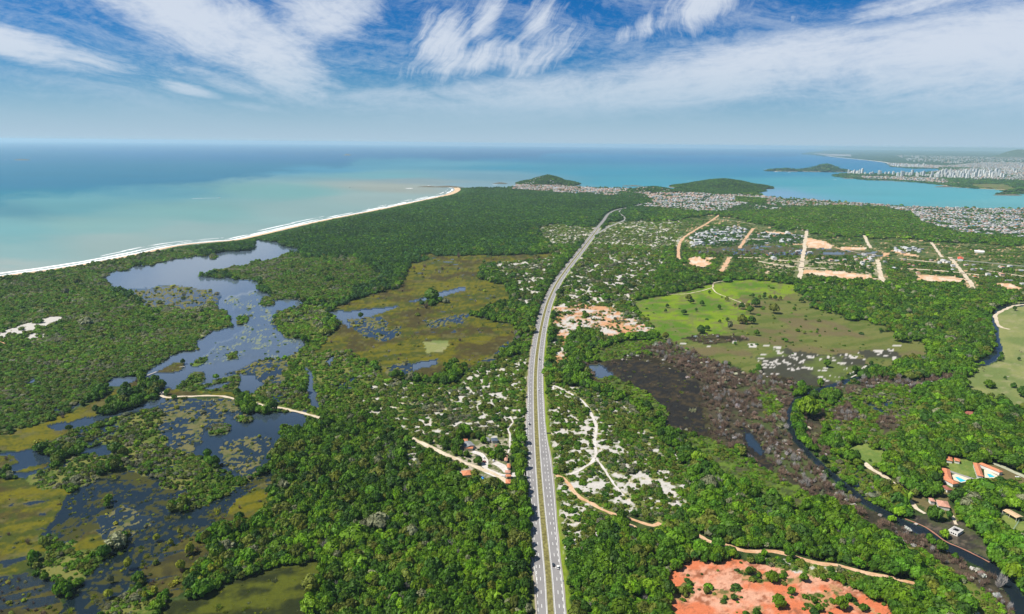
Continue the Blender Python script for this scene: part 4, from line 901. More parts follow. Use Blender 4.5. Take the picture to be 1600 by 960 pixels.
# ------------------------------------------------------------------ where plants grow
PAL = {'bright': (.112, .205, .006), 'mid': (.078, .160, .008), 'dark': (.046, .104, .010), 'olive': (.135, .155, .018), 'grey': (.165, .175, .095), 'yellow': (.27, .29, .025),
       'brown': (.20, .140, .100), 'ash': (.40, .37, .34), 'teal': (.052, .118, .026), 'rust': (.24, .12, .03), 'lime': (.145, .24, .008)}
PALN = list(PAL); PALV = np.array([PAL[k] for k in PALN]); PALV[[PALN.index(q) for q in ('bright', 'mid', 'dark', 'olive', 'lime', 'teal')]] *= np.array([.86, .95, 1.0])
MIXES = {'F': 'bright bright mid mid mid dark olive lime bright', 'f': 'teal dark mid teal dark mid', 'C': 'bright bright mid olive lime grey', 'V': 'mid olive bright mid olive bright grey', 'S': 'olive mid bright olive dark grey',
         'Y': 'olive yellow grey', 'D': 'brown brown brown ash grey olive', 'M': 'mid dark olive bright', 'E': 'lime olive bright mid olive', 'K': 'brown olive grey'}
MIXI = {k: np.array([PALN.index(q) for q in s.split()]) for k, s in MIXES.items()}
BUILD_SPOTS = []       # (x, y, radius) kept clear for buildings
def clear_spot(px, py, r):
    x, y = G(px, py); BUILD_SPOTS.append((float(x), float(y), r))
for a_ in ((729, 686, 7), (733, 694, 15), (732, 701, 10), (770, 688, 12), (776, 698, 6), (790.5, 714, 8), (795, 726, 8), (794, 736.5, 9), (794, 745, 9), (794, 753, 9), (728, 740, 11), (755, 748, 7),
           (1518, 649, 11), (1524, 652, 9), (1597, 680, 7), (1474, 712, 6), (1482, 715, 6), (1495, 719, 6), (1478, 740, 12), (1484, 752, 14), (1494, 758, 13), (1503, 750, 15), (1528, 738, 12), (1532, 750, 12), (1552, 735, 13), (1562, 739, 11), (1545, 745, 14), (1495, 728, 14), (1510, 734, 12), (1468, 790, 14), (1456, 782, 7), (1478, 762, 5),
           (1583, 803, 12), (1575, 815, 12), (1493, 829, 9), (1582, 685, 4), (1510, 743, 8)): clear_spot(*a_)
allx, ally, alls, allh, allt, allk, allc = [], [], [], [], [], [], []

def band(d0, d1, sp, classes, seed, far=False):
    """jittered grid of candidate plants between two distances from the camera's foot"""
    r = np.random.default_rng(seed)
    gx = np.arange(-d1 * .95, d1 * .95, sp); gy = np.arange(max(0, d0 * .7), d1, sp)
    X, Y = np.meshgrid(gx, gy); X = X + (np.arange(len(gy)) % 2)[:, None] * sp * .5; X = X.ravel() + r.uniform(-.42, .42, X.size) * sp; Y = Y.ravel() + r.uniform(-.42, .42, Y.size) * sp
    D = np.hypot(X, Y); m = (D >= d0) & (D < d1) & (abs(X) < Y * .85 + 60); X, Y = X[m], Y[m]
    px, py = PX(X, Y); m = (px > -90) & (px < 1690) & (py < 1040) & (py > horizon_row(px) + 4); X, Y, px, py = X[m], Y[m], px[m], py[m]
    cls = classify(px, py, X, Y); z = hill_z(X, Y); cls[z > 2.5] = 'f'
    keep = np.isin(cls, list(classes)); X, Y, px, py, cls, z = X[keep], Y[keep], px[keep], py[keep], cls[keep], z[keep]
    d, s_ = hw_dist(X, Y); ok = d > np.where(s_ > 0, 16.0, np.where(py > 905, 15.5, 13.0)) + 1.5 * r.random(len(X))
    for line, c_ in ((ROAD2, 17), (RAMP, 11)): ok &= pdist(X, Y, line, 40)[0] > c_
    for line, w_ in ROADS: ok &= pdist(X, Y, line, 30)[0] > w_ + (sp * .25 if sp < 5 else 7)
    for bx, by, br in BUILD_SPOTS: ok &= np.hypot(X - bx, Y - by) > br
    X, Y, px, py, cls, z = X[ok], Y[ok], px[ok], py[ok], cls[ok], z[ok]
    return X, Y, px, py, cls, z, r
OPEN = list('WXrYGgPhkKZROwyENJm')
def edge_ok(X, Y, z, hgt, cls, r):
    """thin the front rank of trees where open ground or a road begins right behind them"""
    q = H / (H - np.minimum(hgt, 10) * .8); X2, Y2 = X * q, Y * q; a, b = PX(X2, Y2); c2 = classify(a, b, X2, Y2)
    bad = np.isin(c2, OPEN) & ~np.isin(cls, OPEN) & (z < 2)
    road = np.zeros(len(X), bool)
    for line in (ROAD2, RAMP): road |= pdist(X2, Y2, line, 40)[0] < 6
    for line, w_ in ROADS: road |= pdist(X2, Y2, line, 20)[0] < w_ + .5
    k = ~(bad & (r.random(len(X)) < .8)) & ~(road & (r.random(len(X)) < .93)); sp_ok = np.ones(len(X), bool)
    for bx, by, br in BUILD_SPOTS: sp_ok &= np.hypot(X2 - bx, Y2 - by) > br * .7
    return k & sp_ok
def emit(X, Y, z, rad, hgt, kind, tint): allx.append(X); ally.append(Y); alls.append(rad); allh.append(hgt); allk.append(kind); allt.append(tint); allc.append(z)
def tints(cls, X, Y, r, key=None):
    n = len(X); out = np.zeros((n, 3)); reg = fbm(X / 55, Y / 55, 4, 201)      # drifts of one species
    for k in np.unique(cls):
        m = cls == k; mi = MIXI[key or {'T': 'f', 'b': 'M', 'p': 'M', 'g': 'M', 'L': 'F', 'G': 'M', 't': 'F', 'P': 'M', 's': 'S', 'H': 'S', 'o': 'S', 'n': 'V', 'q': 'Y', 'y': 'Y', 'm': 'Y', 'E': 'E', 'k': 'D', 'K': 'K', 'U': 'M', 'R': 'M', 'O': 'M', 'h': 'M', 'w': 'Y', 'X': 'E', 'W': 'E', 'N': 'K', 'r': 'E', 'Z': 'f'}.get(k, k)]
        j = np.clip((reg[m] * 1.5 - .25 + r.normal(0, .22, m.sum())) * len(mi), 0, len(mi) - 1).astype(int); out[m] = PALV[mi[j]]
    out *= (.62 + .76 * (.5 * fbm(X / 130, Y / 130, 3, 211) + .5 * fbm(X / 420, Y / 420, 3, 212)))[:, None]
    return out * (r.lognormal(0, .20, n))[:, None] * np.stack([r.normal(1, .07, n), np.ones(n), r.normal(1, .1, n)], -1)
TREE_F = []   # near forest trees, candidates for single objects
def forest_band(d0, d1, sp, seed, lo=False):
    X, Y, px, py, cls, z, r = band(d0, d1, sp, 'FfVCTbLtPgpUsSHon', seed)
    n1 = fbm(X / 38, Y / 38, 3, 303); n2 = fbm(X / 9, Y / 9, 3, 304); sn = sand_noise(X, Y); st = fbm((X * .9 + Y * .42) / 90, (Y * .9 - X * .42) / 14, 4, 77, .6); u = r.random(len(X))
    p = np.select([np.isin(cls, list('Ff')), cls == 'V', cls == 'C', cls == 'T', cls == 'b', cls == 'L', cls == 't', cls == 'P', cls == 'g', cls == 'p', cls == 'U', cls == 's', cls == 'S', cls == 'H', cls == 'o', cls == 'n'],
                  [.97, .9 * sst(n2, .34, .43), .68 * sst(n1 * .6 + n2 * .4, .485, .56), .60 * sst(n2, .30, .46), .62 * sst(n1, .50, .58) + .05, .02, .45 * sst(n2, .4, .5), .006, .004, .10, .2, .62 * (sn < .60), .10 * (sn < .50), .04 * (sn < .42), .02, .12 * sst(n2, .5, .6)], 0)
    m = u < p; X, Y, cls, z, n1 = X[m], Y[m], cls[m], z[m], n1[m]; n = len(X)
    br = np.select([cls == 'F', cls == 'f', cls == 'V', cls == 'C', cls == 'S', cls == 'H'], [3.0, 3.1, 2.2, 2.0, 1.8, 1.6], 2.8)
    dense_ = np.isin(cls, list('Ff')); rad = np.where(dense_, np.maximum(br, sp * .68), np.maximum(br, sp * .52)) * r.lognormal(0, .33, n)
    big = (r.random(n) < .07) & (cls == 'F'); rad[big] *= 1.6; qx, qy = PX(X, Y); rad[(cls == 'F') & (qx > 1380) & (qy > 590)] *= 1.3
    hgt = rad * r.uniform(1.5, 2.1, n) * (.7 + .65 * n1); hgt = np.minimum(hgt, np.select([cls == 'V', cls == 'C', np.isin(cls, list('SHsobpn')), cls == 'T'], [3.0, 3.6, 3.0, 5.0], 12)) * np.where(d0 > 1500, .85, 1)
    kind = r.integers(0, 6, n) if not lo else r.integers(13, 15, n)
    bd = pdist(X, Y, BL, 400)[0]; hgt *= np.clip(bd / 130, .22, 1)
    k = (edge_ok(X, Y, z, hgt, cls, r)) & (bd > 9); X, Y, cls, z, rad, hgt, kind = X[k], Y[k], cls[k], z[k], rad[k], hgt[k], kind[k]; n = len(X)
    t = tints(cls, X, Y, r)
    grey = (r.random(n) < .022) & np.isin(cls, list('FVC')); t[grey] = PALV[PALN.index('grey')] * r.uniform(.9, 1.5, grey.sum())[:, None]
    if not lo:
        dd = (r.random(n) < .02) & np.isin(cls, list('FVC')); kind[dd] = r.integers(10, 13, dd.sum()); t[dd] = PALV[PALN.index('ash')] * .7
    emit(X, Y, z, rad, hgt, kind, t)
forest_band(380, 900, 3.7, 1); forest_band(900, 1600, 4.9, 2); forest_band(1600, 2700, 7.0, 3, True); forest_band(2700, 6200, 11.0, 4, True); forest_band(6200, 14000, 30.0, 5, True)
NF = sum(len(a) for a in allx)
def low_band(d0, d1, sp, seed):
    """knee-to-head-high growth: scrub on the sand, dead thickets, reeds, tussocks"""
    X, Y, px, py, cls, z, r = band(d0, d1, sp, 'SHshoCDVnqyYmEkKgGRUbwXtpL', seed)
    n1 = fbm(X / 30, Y / 30, 3, 403); n2 = fbm(X / 8, Y / 8, 3, 404, .6); sn = sand_noise(X, Y); n = len(X); u = r.random(n)
    p = np.select([np.isin(cls, ['S']), cls == 'H', cls == 's', cls == 'h', cls == 'o', cls == 'C', cls == 'D', cls == 'V', cls == 'n', cls == 'q', cls == 'y', cls == 'Y', cls == 'm', cls == 'E', cls == 'k', cls == 'K', cls == 'g', cls == 'G', cls == 'R', cls == 'U', cls == 'b', cls == 'w', cls == 'X', cls == 't', cls == 'p'],
                  [.60 * (sn < .60) + .02, .70 * (sn < .535) + .03, .8 * (sn < .66), .06, .55 * sst(1 - sn, .50, .54), .75 * sst(n2, .36, .46), .80 * sst(n2, .42, .54), .5, .30 * sst(n2, .5, .6), .22 * sst(n2, .5, .56), .30 * sst(n2, .46, .56), .05 * sst(n2, .55, .62), .05, .85 * sst(n2, .36, .5), .30 * sst(n2, .45, .55), .10 * sst(n2, .5, .6), .012, .004, .035 * sst(n2, .5, .6) + .012, .5 * sst(n2, .42, .52), .3, .30 * sst(n2, .53, .6), .06 * sst(n2, .52, .6), .3, .2], 0)
    m = u < p; X, Y, cls, z, n1, n2 = X[m], Y[m], cls[m], z[m], n1[m], n2[m]; n = len(X)
    rad = np.maximum(sp * .58, 1.0) * r.lognormal(0, .34, n) * np.select([np.isin(cls, list('gGR')), cls == 'D', np.isin(cls, list('SH'))], [.9, 1.25, 1.22], 1.0)
    hgt = rad * r.uniform(.8, 1.4, n) * (.75 + .6 * n1)
    kind = r.integers(6, 10, n)
    dead = ((cls == 'D') & (r.random(n) < .82)) | ((cls == 'k') & (r.random(n) < .5)) | (np.isin(cls, list('Yyn')) & (r.random(n) < .28)); kind[dead] = r.integers(10, 13, dead.sum()); hgt[dead] *= 1.7
    tu = ((np.isin(cls, list('KwXm')) | ((cls == 'E') & (r.random(n) < .45))) | (np.isin(cls, list('qyY')) & (r.random(n) < .6))) & ~dead; kind[tu] = r.integers(15, 17, tu.sum()); hgt[tu] *= .6
    t = tints(cls, X, Y, r); pale = dead & (r.random(n) < np.where(n1 > .55, .32, .04)); t[dead & ~pale] = PALV[PALN.index('brown')] * r.uniform(.7, 1.4, (dead & ~pale).sum())[:, None] * np.array([1, .95, .9]); t[pale] = PALV[PALN.index('ash')] * r.uniform(.7, 1.1, pale.sum())[:, None]
    emit(X, Y, z, rad, hgt, kind, t)
low_band(380, 800, 2.5, 11); low_band(800, 1300, 3.3, 12); low_band(1300, 2300, 5.2, 13)
AX, AY, AZ, AR, AH, AK, AT = [np.concatenate(a) for a in (allx, ally, allc, alls, allh, allk, allt)]
APX, APY = PX(AX, AY); AS = AR * FPX / (np.stack([AX, AY, np.full(len(AX), -H)], -1) @ fwd)
single = np.zeros(len(AX), bool)
SINGLES = {}
def take(kinds, count, key):
    """the plants of a kind that show largest in the photograph become objects of their own"""
    m = np.isin(AK, kinds) & (APX > 2) & (APX < 1598) & (APY < 962) & (APY > 240) & ~single; i = np.nonzero(m)[0]; i = i[np.argsort(-AS[i])][:count]; single[i] = True; SINGLES[key] = i
take(range(0, 6), 262, 'tree'); take(range(6, 10), 270, 'bush'); take(range(10, 13), 150, 'dead')
rest = ~single
def put_stuff(name, label, cat, sel):
    s_ = AR[sel]; r = np.random.default_rng(9)
    scatter(name, label, cat, np.stack([AX[sel], AY[sel], AZ[sel] - .15], -1), AK[sel], r.uniform(0, 6.283, sel.sum()), np.stack([s_, s_ * r.uniform(.85, 1.18, sel.sum()), AH[sel]], -1), AT[sel])
put_stuff('forest', 'dense green forest canopy stretching from the highway to the coast', 'forest', rest & (np.isin(AK, range(0, 6)) | np.isin(AK, (13, 14))))
put_stuff('scrub', 'low green scrub growing over white sand and marsh edges', 'scrub', rest & np.isin(AK, range(6, 10)))
put_stuff('dead_thicket', 'leafless brown thicket standing in the dark bog', 'thicket', rest & np.isin(AK, range(10, 13)))
put_stuff('reeds', 'tufts of reed and sedge growing in the marsh water', 'reeds', np.isin(AK, (15, 16)))
print('PLANTS', len(AX), 'forest', NF)

# ------------------------------------------------------------------ single trees and bushes
def zone(px, py):
    if px < 480: return 'marsh left of the highway' if py < 800 else 'wooded marsh edge at the lower left'
    if px < 835: return 'dense forest left of the highway'
    if px < 1045 and py > 560: return 'scrubland just right of the highway'
    if py > 780 and px < 1350: return 'woodland around the red clay pit'
    if px >= 1350 and py > 800: return 'woodland by the dark stream at the lower right'
    if py < 560: return 'far meadow edge on the right'
    return 'woods between the bog and the resort'
def tint_word(t):
    i = int(np.argmin(((np.log(PALV + .01) - np.log(np.asarray(t) + .01)) ** 2).sum(1))); return {'bright': 'bright green', 'mid': 'mid green', 'dark': 'dark green', 'olive': 'olive green', 'grey': 'grey-green', 'yellow': 'yellow-green', 'brown': 'brown', 'ash': 'pale ash-grey', 'teal': 'deep green', 'rust': 'rust-brown', 'lime': 'light green'}[PALN[i]]
def make_tree(i, x, y, z, r, h, t, label, group=None, name='tree'):
    o = thing(name, label, 'tree', (x, y, z - .1), random.uniform(0, 6.28), group); o.scale = (r, r * random.uniform(.88, 1.12), h)
    c = bpy.data.objects.new('crown', CROWN_ME[i % 6]); COL.objects.link(c); c.parent = o; c['tint'] = [float(q) for q in t]
    c = bpy.data.objects.new('trunk', TRUNK_ME[i % 6]); COL.objects.link(c); c.parent = o
    return o
def make_bush(x, y, z, r, h, t, label, group=None, name='bush', mesh=None, cat='bush'):
    o = bpy.data.objects.new(name, mesh or random.choice(BUSH_ME)); COL.objects.link(o); o.location = (x, y, z - .1); o.scale = (r, r * random.uniform(.88, 1.12), h); o.rotation_euler = (0, 0, random.uniform(0, 6.28)); o['tint'] = [float(q) for q in t]
    return tag(o, label, cat, group)
for i in SINGLES['tree']:
    zn = zone(APX[i], APY[i]); tw = tint_word(AT[i]); sz = 'broad-crowned' if AR[i] > 4.6 else 'round-crowned'
    make_tree(int(AK[i]), AX[i], AY[i], AZ[i], AR[i], AH[i], AT[i], f'{sz} {tw} tree in the {zn}', f'{sz} {tw} trees in the {zn}')
for i in SINGLES['bush']:
    zn = zone(APX[i], APY[i]); tw = tint_word(AT[i])
    make_bush(AX[i], AY[i], AZ[i], AR[i], AH[i], AT[i], f'low {tw} bush in the {zn}', f'low {tw} bushes in the {zn}', mesh=BUSH_ME[int(AK[i]) - 6])
for i in SINGLES['dead']:
    zn = zone(APX[i], APY[i]); tw = tint_word(AT[i])
    make_bush(AX[i], AY[i], AZ[i], AR[i], AH[i], AT[i], f'leafless {tw} dead tree in the {zn}', f'leafless {tw} dead trees in the {zn}', 'dead_tree', DEAD_ME[int(AK[i]) - 10], 'dead tree')

# trees that stand apart, each where the photograph shows it: px, py, width in px, palette name, label
LONE = [(1108.5, 459, 5, 'dark', 'small dark tree near the top of the bright meadow, below the forest corner'), (1076, 470.5, 11, 'olive', 'wide olive tree touching a darker tree in the upper left of the meadow'), (1081, 475, 8, 'dark', 'dark tree pressed against the wide olive tree in the upper left of the meadow'),
 (1096.5, 478, 8, 'dark', 'dark tree right of the wide olive tree in the upper meadow'), (1042.5, 481, 6, 'dark', 'dark tree near the left edge of the bright meadow'), (1040, 488, 5, 'dark', 'small dark bush-like tree below the one at the left meadow edge'),
 (1068.5, 492, 9, 'dark', 'dark spreading tree in the middle left of the bright meadow'), (1087.5, 486.5, 5, 'dark', 'small dark tree between two larger ones in the left meadow'), (1123.5, 483.5, 7, 'dark', 'flat dark tree in the middle of the bright meadow'), (1135.6, 470.5, 7, 'olive', 'olive tree beside the curved sandy track in the meadow'),
 (1148.7, 478.5, 4, 'dark', 'tiny dark tree right of the sandy track in the meadow'), (1159, 483.5, 10, 'dark', 'dark tree at the left of the clump in the right meadow'), (1168, 482, 8, 'olive', 'brownish olive tree in the middle of the meadow clump'), (1180, 479.5, 14, 'dark', 'large dark tree at the top right of the meadow clump'),
 (1172, 491, 12, 'mid', 'mid green tree in the middle of the tall meadow clump'), (1160, 506, 15, 'olive', 'largest olive tree at the foot of the meadow clump'), (1174, 506, 13, 'dark', 'dark tree at the right foot of the meadow clump'), (1176, 465, 6, 'dark', 'dark tree at the left end of the row above the meadow clump'),
 (1136.5, 502.5, 6, 'dark', 'pointed dark tree left of the meadow clump'), (1124.5, 504.5, 5, 'dark', 'small dark tree left of the pointed one'), (1140.5, 515, 9, 'grey', 'grey half-bare tree below the pointed dark tree'), (1095, 521, 14, 'dark', 'large dark tree above the burnt strip at the bottom of the meadow'), (1105, 517, 9, 'dark', 'dark tree joined to the large one above the burnt strip'),
 (1182, 524.5, 9, 'mid', 'tilted green tree alone on the lower meadow'), (1209, 490, 16, 'olive', 'wide olive thicket-like tree beside the small blue pond'), (1252, 473, 8, 'dark', 'dark tree at the top right corner of the dry meadow'), (1291, 574, 12, 'mid', 'green tree with its shadow among the white sand patches'), (1406, 534, 18, 'mid', 'rounded tree cluster alone on the right of the dry meadow'),
 (1186, 467, 6, 'olive', 'olive tree in the row along the small pond, nearest the dark one'), (1194, 467, 7, 'dark', 'dark tree third in the row along the small pond'), (1203, 467.5, 6, 'olive', 'olive tree fourth in the row along the small pond'), (1211, 469, 7, 'dark', 'dark tree fifth in the row along the small pond'), (1219, 469, 6, 'olive', 'olive tree at the right end of the row along the small pond'),
 (1216.5, 948, 22, 'bright', 'round green bush-like tree at the left on the red clay'), (1313, 951, 22, 'bright', 'round green tree at the right on the red clay'), (1301, 943, 8, 'mid', 'slim tree touching the round tree on the red clay'), (1236.5, 928, 12, 'mid', 'smaller round green tree above the two big ones on the clay'), (1256, 908, 14, 'mid', 'green tree at the upper middle of the clay pit'),
 (281, 835, 7, 'yellow', 'yellow-green tree at the top left tip of the marsh wood'), (267.5, 852, 9, 'yellow', 'yellow-green tree leaning over the left bank of the marsh wood'), (297, 866, 15, 'yellow', 'largest yellow-green tree, dark on its right side, in the marsh wood'), (337, 875, 13, 'grey', 'pale grey-green round tree by the small inlet'), (323.5, 879, 11, 'grey', 'smaller pale round tree left of the grey-green one'),
 (283, 892, 14, 'yellow', 'yellow-green tree at the mouth of the inlet'), (302, 905, 12, 'yellow', 'tall yellow-green tree standing alone in the shallow water'), (295, 932, 10, 'yellow', 'yellow-green tree alone, lowest in the shallow water'), (314.5, 921, 17, 'yellow', 'bright yellow-green tree at the lower corner of the marsh wood'), (331, 897, 12, 'yellow', 'yellow-green tree in the middle row of the marsh wood'),
 (342, 889, 12, 'yellow', 'yellow-green tree right of the middle row of the marsh wood'), (379.5, 889, 11, 'yellow', 'tall narrow yellow-green tree at the right of the marsh wood'), (392, 866, 11, 'yellow', 'upright yellow-green tree high on the right of the marsh wood'), (370.5, 900, 9, 'yellow', 'small yellow-green tree by the brown bank'), (242, 928, 11, 'yellow', 'yellow-green tree beside a dead white tree at the lower left'),
 (227, 936, 9, 'yellow', 'yellow-green tree left of the dead white tree'), (170, 935, 12, 'yellow', 'yellow-green tree low on the left marsh ridge'), (173, 912, 11, 'grey', 'pale tree midway on the left marsh ridge'), (201, 890, 13, 'yellow', 'yellow-green tree at the top of the left marsh ridge'),
 (324, 716, 9, 'lime', 'light green tree at the head of the central pond'), (314.5, 688, 0, '', ''), (170, 785, 14, 'bright', 'round green tree on an islet in the dark marsh water'), (167, 793, 10, 'mid', 'green tree on the lower end of the marsh islet'), (245, 846, 10, 'yellow', 'small yellow-green tree beside the dark channel'),
 (1262, 652, 34, 'lime', 'large light green tree on the bank where the river bends'), (1271, 626, 16, 'dark', 'dark tree behind the large light green one at the river bend'), (1598, 620, 18, 'dark', 'dark tree at the right edge of the pale pasture'), (1545, 476, 6, 'dark', 'dark tree at the top of the river bend'), (1585, 485.5, 7, 'dark', 'dark tree by the sandy river track'),
 (474, 614, 14, 'mid', 'round deep green tree beside the narrow channel'), (286, 569, 8, 'dark', 'dark round tree at the tip of the lagoon islet'), (452, 495, 0, '', ''), (564, 498, 9, 'dark', 'dark round tree at the left edge of the olive marsh'), (674, 471, 22, 'mid', 'broad green tree on an islet of the olive marsh'), (1455, 857, 0, '', '')]
LONE = [q for q in LONE if q[2]]
for i, (px, py, wpx, pal, lab) in enumerate(LONE):
    x, y = [float(q) for q in G(px, py)]; r = wpx / pxm(x, y) / 2
    t = np.array(PAL[pal]) * random.uniform(.85, 1.15)
    # a lone tree's own surroundings are thinned by its crown
    make_tree((i % 6) if wpx > 8 else 5, x, y, 0, max(r, 1.6), max(r * (2.6 if pal in ('yellow', 'grey') else 1.9), 3.0), t, lab)

# ------------------------------------------------------------------ buildings
M_WALL = mat('white_plaster', (.70, .68, .64), .8, .2, (.8, .1)); M_CREAM = mat('cream_plaster', (.62, .52, .40), .8, .2, (.8, .12)); M_CONC = mat('grey_concrete', (.42, .41, .39), .85, .2, (.6, .15))
M_GLASS = mat('dark_glass', (.03, .04, .05), .15, .6); M_DOOR = mat('wood_door', (.18, .10, .06), .6, .3)
M_TERRA = roof_mat('terracotta_tiles', (.62, .23, .11)); M_PALETERRA = roof_mat('faded_clay_tiles', (.58, .30, .21)); M_DARKTERRA = roof_mat('aged_clay_tiles', (.33, .11, .07)); M_GREYROOF = roof_mat('fibre_cement_sheet', (.26, .27, .28), .8); M_BLUEROOF = roof_mat('dark_blue_sheet', (.07, .10, .14), .8); M_ORANGESHEET = roof_mat('pale_orange_sheet', (.66, .46, .27), .8)
def GZ(px, py, h):
    x, y = G(px, py); k = (H - h) / H; return np.array([float(x) * k, float(y) * k])
def rect_from(corners, h):
    c = [GZ(a, b, h) for a, b in corners]; ctr = sum(c) / 4; e = (c[1] - c[0] + c[2] - c[3]) / 2; g = (c[3] - c[0] + c[2] - c[1]) / 2
    L, W = np.linalg.norm(e), np.linalg.norm(g)
    if L >= W: return ctr, math.atan2(e[1], e[0]), L, W
    return ctr, math.atan2(g[1], g[0]), W, L
def roof_bm(bm, L, W, z, rise, kind='gable', over=.5, cx=0, cy=0, rz=0.0, th=.18):
    a, b = L / 2 + over, W / 2 + over; k = 0 if kind == 'gable' else min(b, a) * .95
    top = [(-a, -b, z), (a, -b, z), (a, b, z), (-a, b, z), (-a + k, 0, z + rise), (a - k, 0, z + rise)]
    ca, sa = math.cos(rz), math.sin(rz); tr = lambda p, dz: bm.verts.new((cx + p[0] * ca - p[1] * sa, cy + p[0] * sa + p[1] * ca, p[2] + dz))
    t = [tr(p, 0) for p in top]; u = [tr(p, -th) for p in top]
    for f in ((0, 1, 5, 4), (2, 3, 4, 5), (1, 2, 5), (3, 0, 4)):
        if len(f) == 3 and kind == 'gable': continue
        bm.faces.new([t[i] for i in f]); bm.faces.new([u[i] for i in reversed(f)])
    for p, q in ((0, 1), (1, 2), (2, 3), (3, 0)) if kind != 'gable' else ((0, 1), (2, 3)): bm.faces.new((t[q], t[p], u[p], u[q]))
    if kind == 'gable':
        for p, q in ((1, 5), (5, 2), (3, 4), (4, 0)): bm.faces.new((t[p], t[q], u[q], u[p]))
def walls_bm(bm, L, W, z, rise, kind, cx=0, cy=0, rz=0.0):
    ca, sa = math.cos(rz), math.sin(rz); tr = lambda x, y, zz: bm.verts.new((cx + x * ca - y * sa, cy + x * sa + y * ca, zz)); a, b = L / 2, W / 2
    c = [tr(x, y, zz) for zz in (-.3, z - .05) for x, y in ((-a, -b), (a, -b), (a, b), (-a, b))]
    for f in ((0, 1, 5, 4), (1, 2, 6, 5), (2, 3, 7, 6), (3, 0, 4, 7)): bm.faces.new([c[i] for i in f])
    if kind == 'gable':
        bm.faces.new((c[5], c[6], tr(a, 0, z + rise - .2))); bm.faces.new((c[7], c[4], tr(-a, 0, z + rise - .2)))
def house(name, corners, h, label, cat, wm, rm, rise=1.6, kind='hip', wings=(), windows=True, group=None):
    """corners: the roof's outline in photo pixels; wings: further outlines of the same building"""
    ctr, rz, L, W = rect_from(corners, h); t = thing(name, label, cat, (ctr[0], ctr[1], 0), rz, group)
    specs = [(0, 0, 0.0, L, W)]
    for cs in wings:
        c2, r2, L2, W2 = rect_from(cs, h); d = c2 - ctr; specs.append((d[0] * math.cos(-rz) - d[1] * math.sin(-rz), d[0] * math.sin(-rz) + d[1] * math.cos(-rz), r2 - rz, L2, W2))
    wb, rb = bmesh.new(), bmesh.new()
    for j, (cx, cy, r_, l_, w_) in enumerate(specs):
        walls_bm(wb, max(l_ - 1.0, 1), max(w_ - 1.0, 1), h - .02 * j, rise, kind, cx, cy, r_); roof_bm(rb, l_ - 1, w_ - 1, h + .03 * j, rise * min(1, w_ / 8) + .03 * j, kind, .5, cx, cy, r_)
    bobj('wall', wb, wm, t); bobj('roof', rb, rm, t)
    if windows:
        n = max(1, int(L / 3.2))
        for sgn in (-1, 1):
            for q in range(n):
                bm = bmesh.new(); x = (q + .5) / n * (L - 1.6) - (L - 1.6) / 2; yy = sgn * (W / 2 - .5)
                if sgn < 0 and q == n // 2:
                    box(bm, x - .5, x + .5, yy - .04, yy + .04, 0, 2.1); bobj('door', bm, M_DOOR, t)
                else:
                    box(bm, x - .6, x + .6, yy - .04, yy + .04, .95, 2.15); bobj('window', bm, M_GLASS, t)
    return t
def q5(s): p = P(s) / 6.855; return [(680 + a, 640 + b) for a, b in p]
def q6(s): p = P(s) / 6.855; return [(1400 + a, 620 + b) for a, b in p]
def q7(s): p = P(s) / 6.855; return [(1400 + a, 740 + b) for a, b in p]
house('house', q5("280,318 345,312 352,342 285,348"), 3.2, 'small house with an orange roof behind the grey-roofed hall by the village', 'house', M_WALL, M_TERRA)
house('hall', q5("275,352 375,345 440,392 315,400"), 3.8, 'long hall with a dark grey roof and orange porches among the roadside trees', 'hall', M_CREAM, M_GREYROOF, 1.2, 'gable')
house('porch', q5("308,392 405,394 408,420 315,415"), 2.8, 'low orange porch roof in front of the grey-roofed hall', 'porch', M_CREAM, M_TERRA, .8, 'gable', windows=False)
house('pavilion', q5("592,308 660,302 676,330 612,345"), 3.0, 'dark blue-grey roofed pavilion at the back of the roadside village', 'pavilion', M_CONC, M_BLUEROOF, 1.0, 'hip')
house('pavilion', q5("522,305 575,300 590,335 530,342"), 2.8, 'grey slatted pavilion left of the dark blue-grey one', 'pavilion', M_CONC, M_GREYROOF, .8, 'gable')
house('hut', q5("640,380 670,378 670,402 642,403"), 2.6, 'little hut with a dark red roof below the dark pavilion', 'hut', M_CREAM, M_DARKTERRA, .9)
house('kiosk', q5("740,490 775,490 777,548 738,548"), 3.0, 'narrow clay-roofed kiosk farthest from the turning, beside the forecourt', 'kiosk', M_CREAM, M_PALETERRA)
house('kiosk', q5("768,582 804,580 808,622 768,624"), 2.6, 'clay-roofed kiosk partly hidden by the roadside tree', 'kiosk', M_CREAM, M_TERRA)
house('kiosk', q5("749,653 806,648 806,676 749,680"), 2.6, 'clay-roofed kiosk third in the row at the forecourt', 'kiosk', M_CREAM, M_PALETERRA)
house('kiosk', q5("755,697 813,693 814,717 755,720"), 2.6, 'clay-roofed kiosk just above the gap in the row', 'kiosk', M_CREAM, M_TERRA)
house('kiosk', q5("753,748 810,746 812,792 753,792"), 2.8, 'largest clay-roofed kiosk, nearest the forest, at the end of the row', 'kiosk', M_CREAM, M_TERRA)
house('house', q5("276,655 385,648 402,688 300,718"), 3.2, 'house with a bright terracotta hip roof below the sandy village street', 'house', M_WALL, M_TERRA, 2.0)
house('villa', q6("722,158 860,156 912,228 775,222"), 5.0, 'white villa with an aged red roof standing alone in the woods', 'villa', M_WALL, M_DARKTERRA, 2.0, wings=[q6("722,178 790,176 800,215 745,222")])
house('villa', q6("1318,400 1371,398 1400,430 1335,438"), 3.2, 'white villa with a clay roof cut by the right edge', 'villa', M_WALL, M_DARKTERRA)
house('cabin', q6("445,615 518,622 522,660 455,660"), 3.0, 'orange-roofed cabin, leftmost of the three above the resort lawn', 'cabin', M_WALL, M_TERRA)
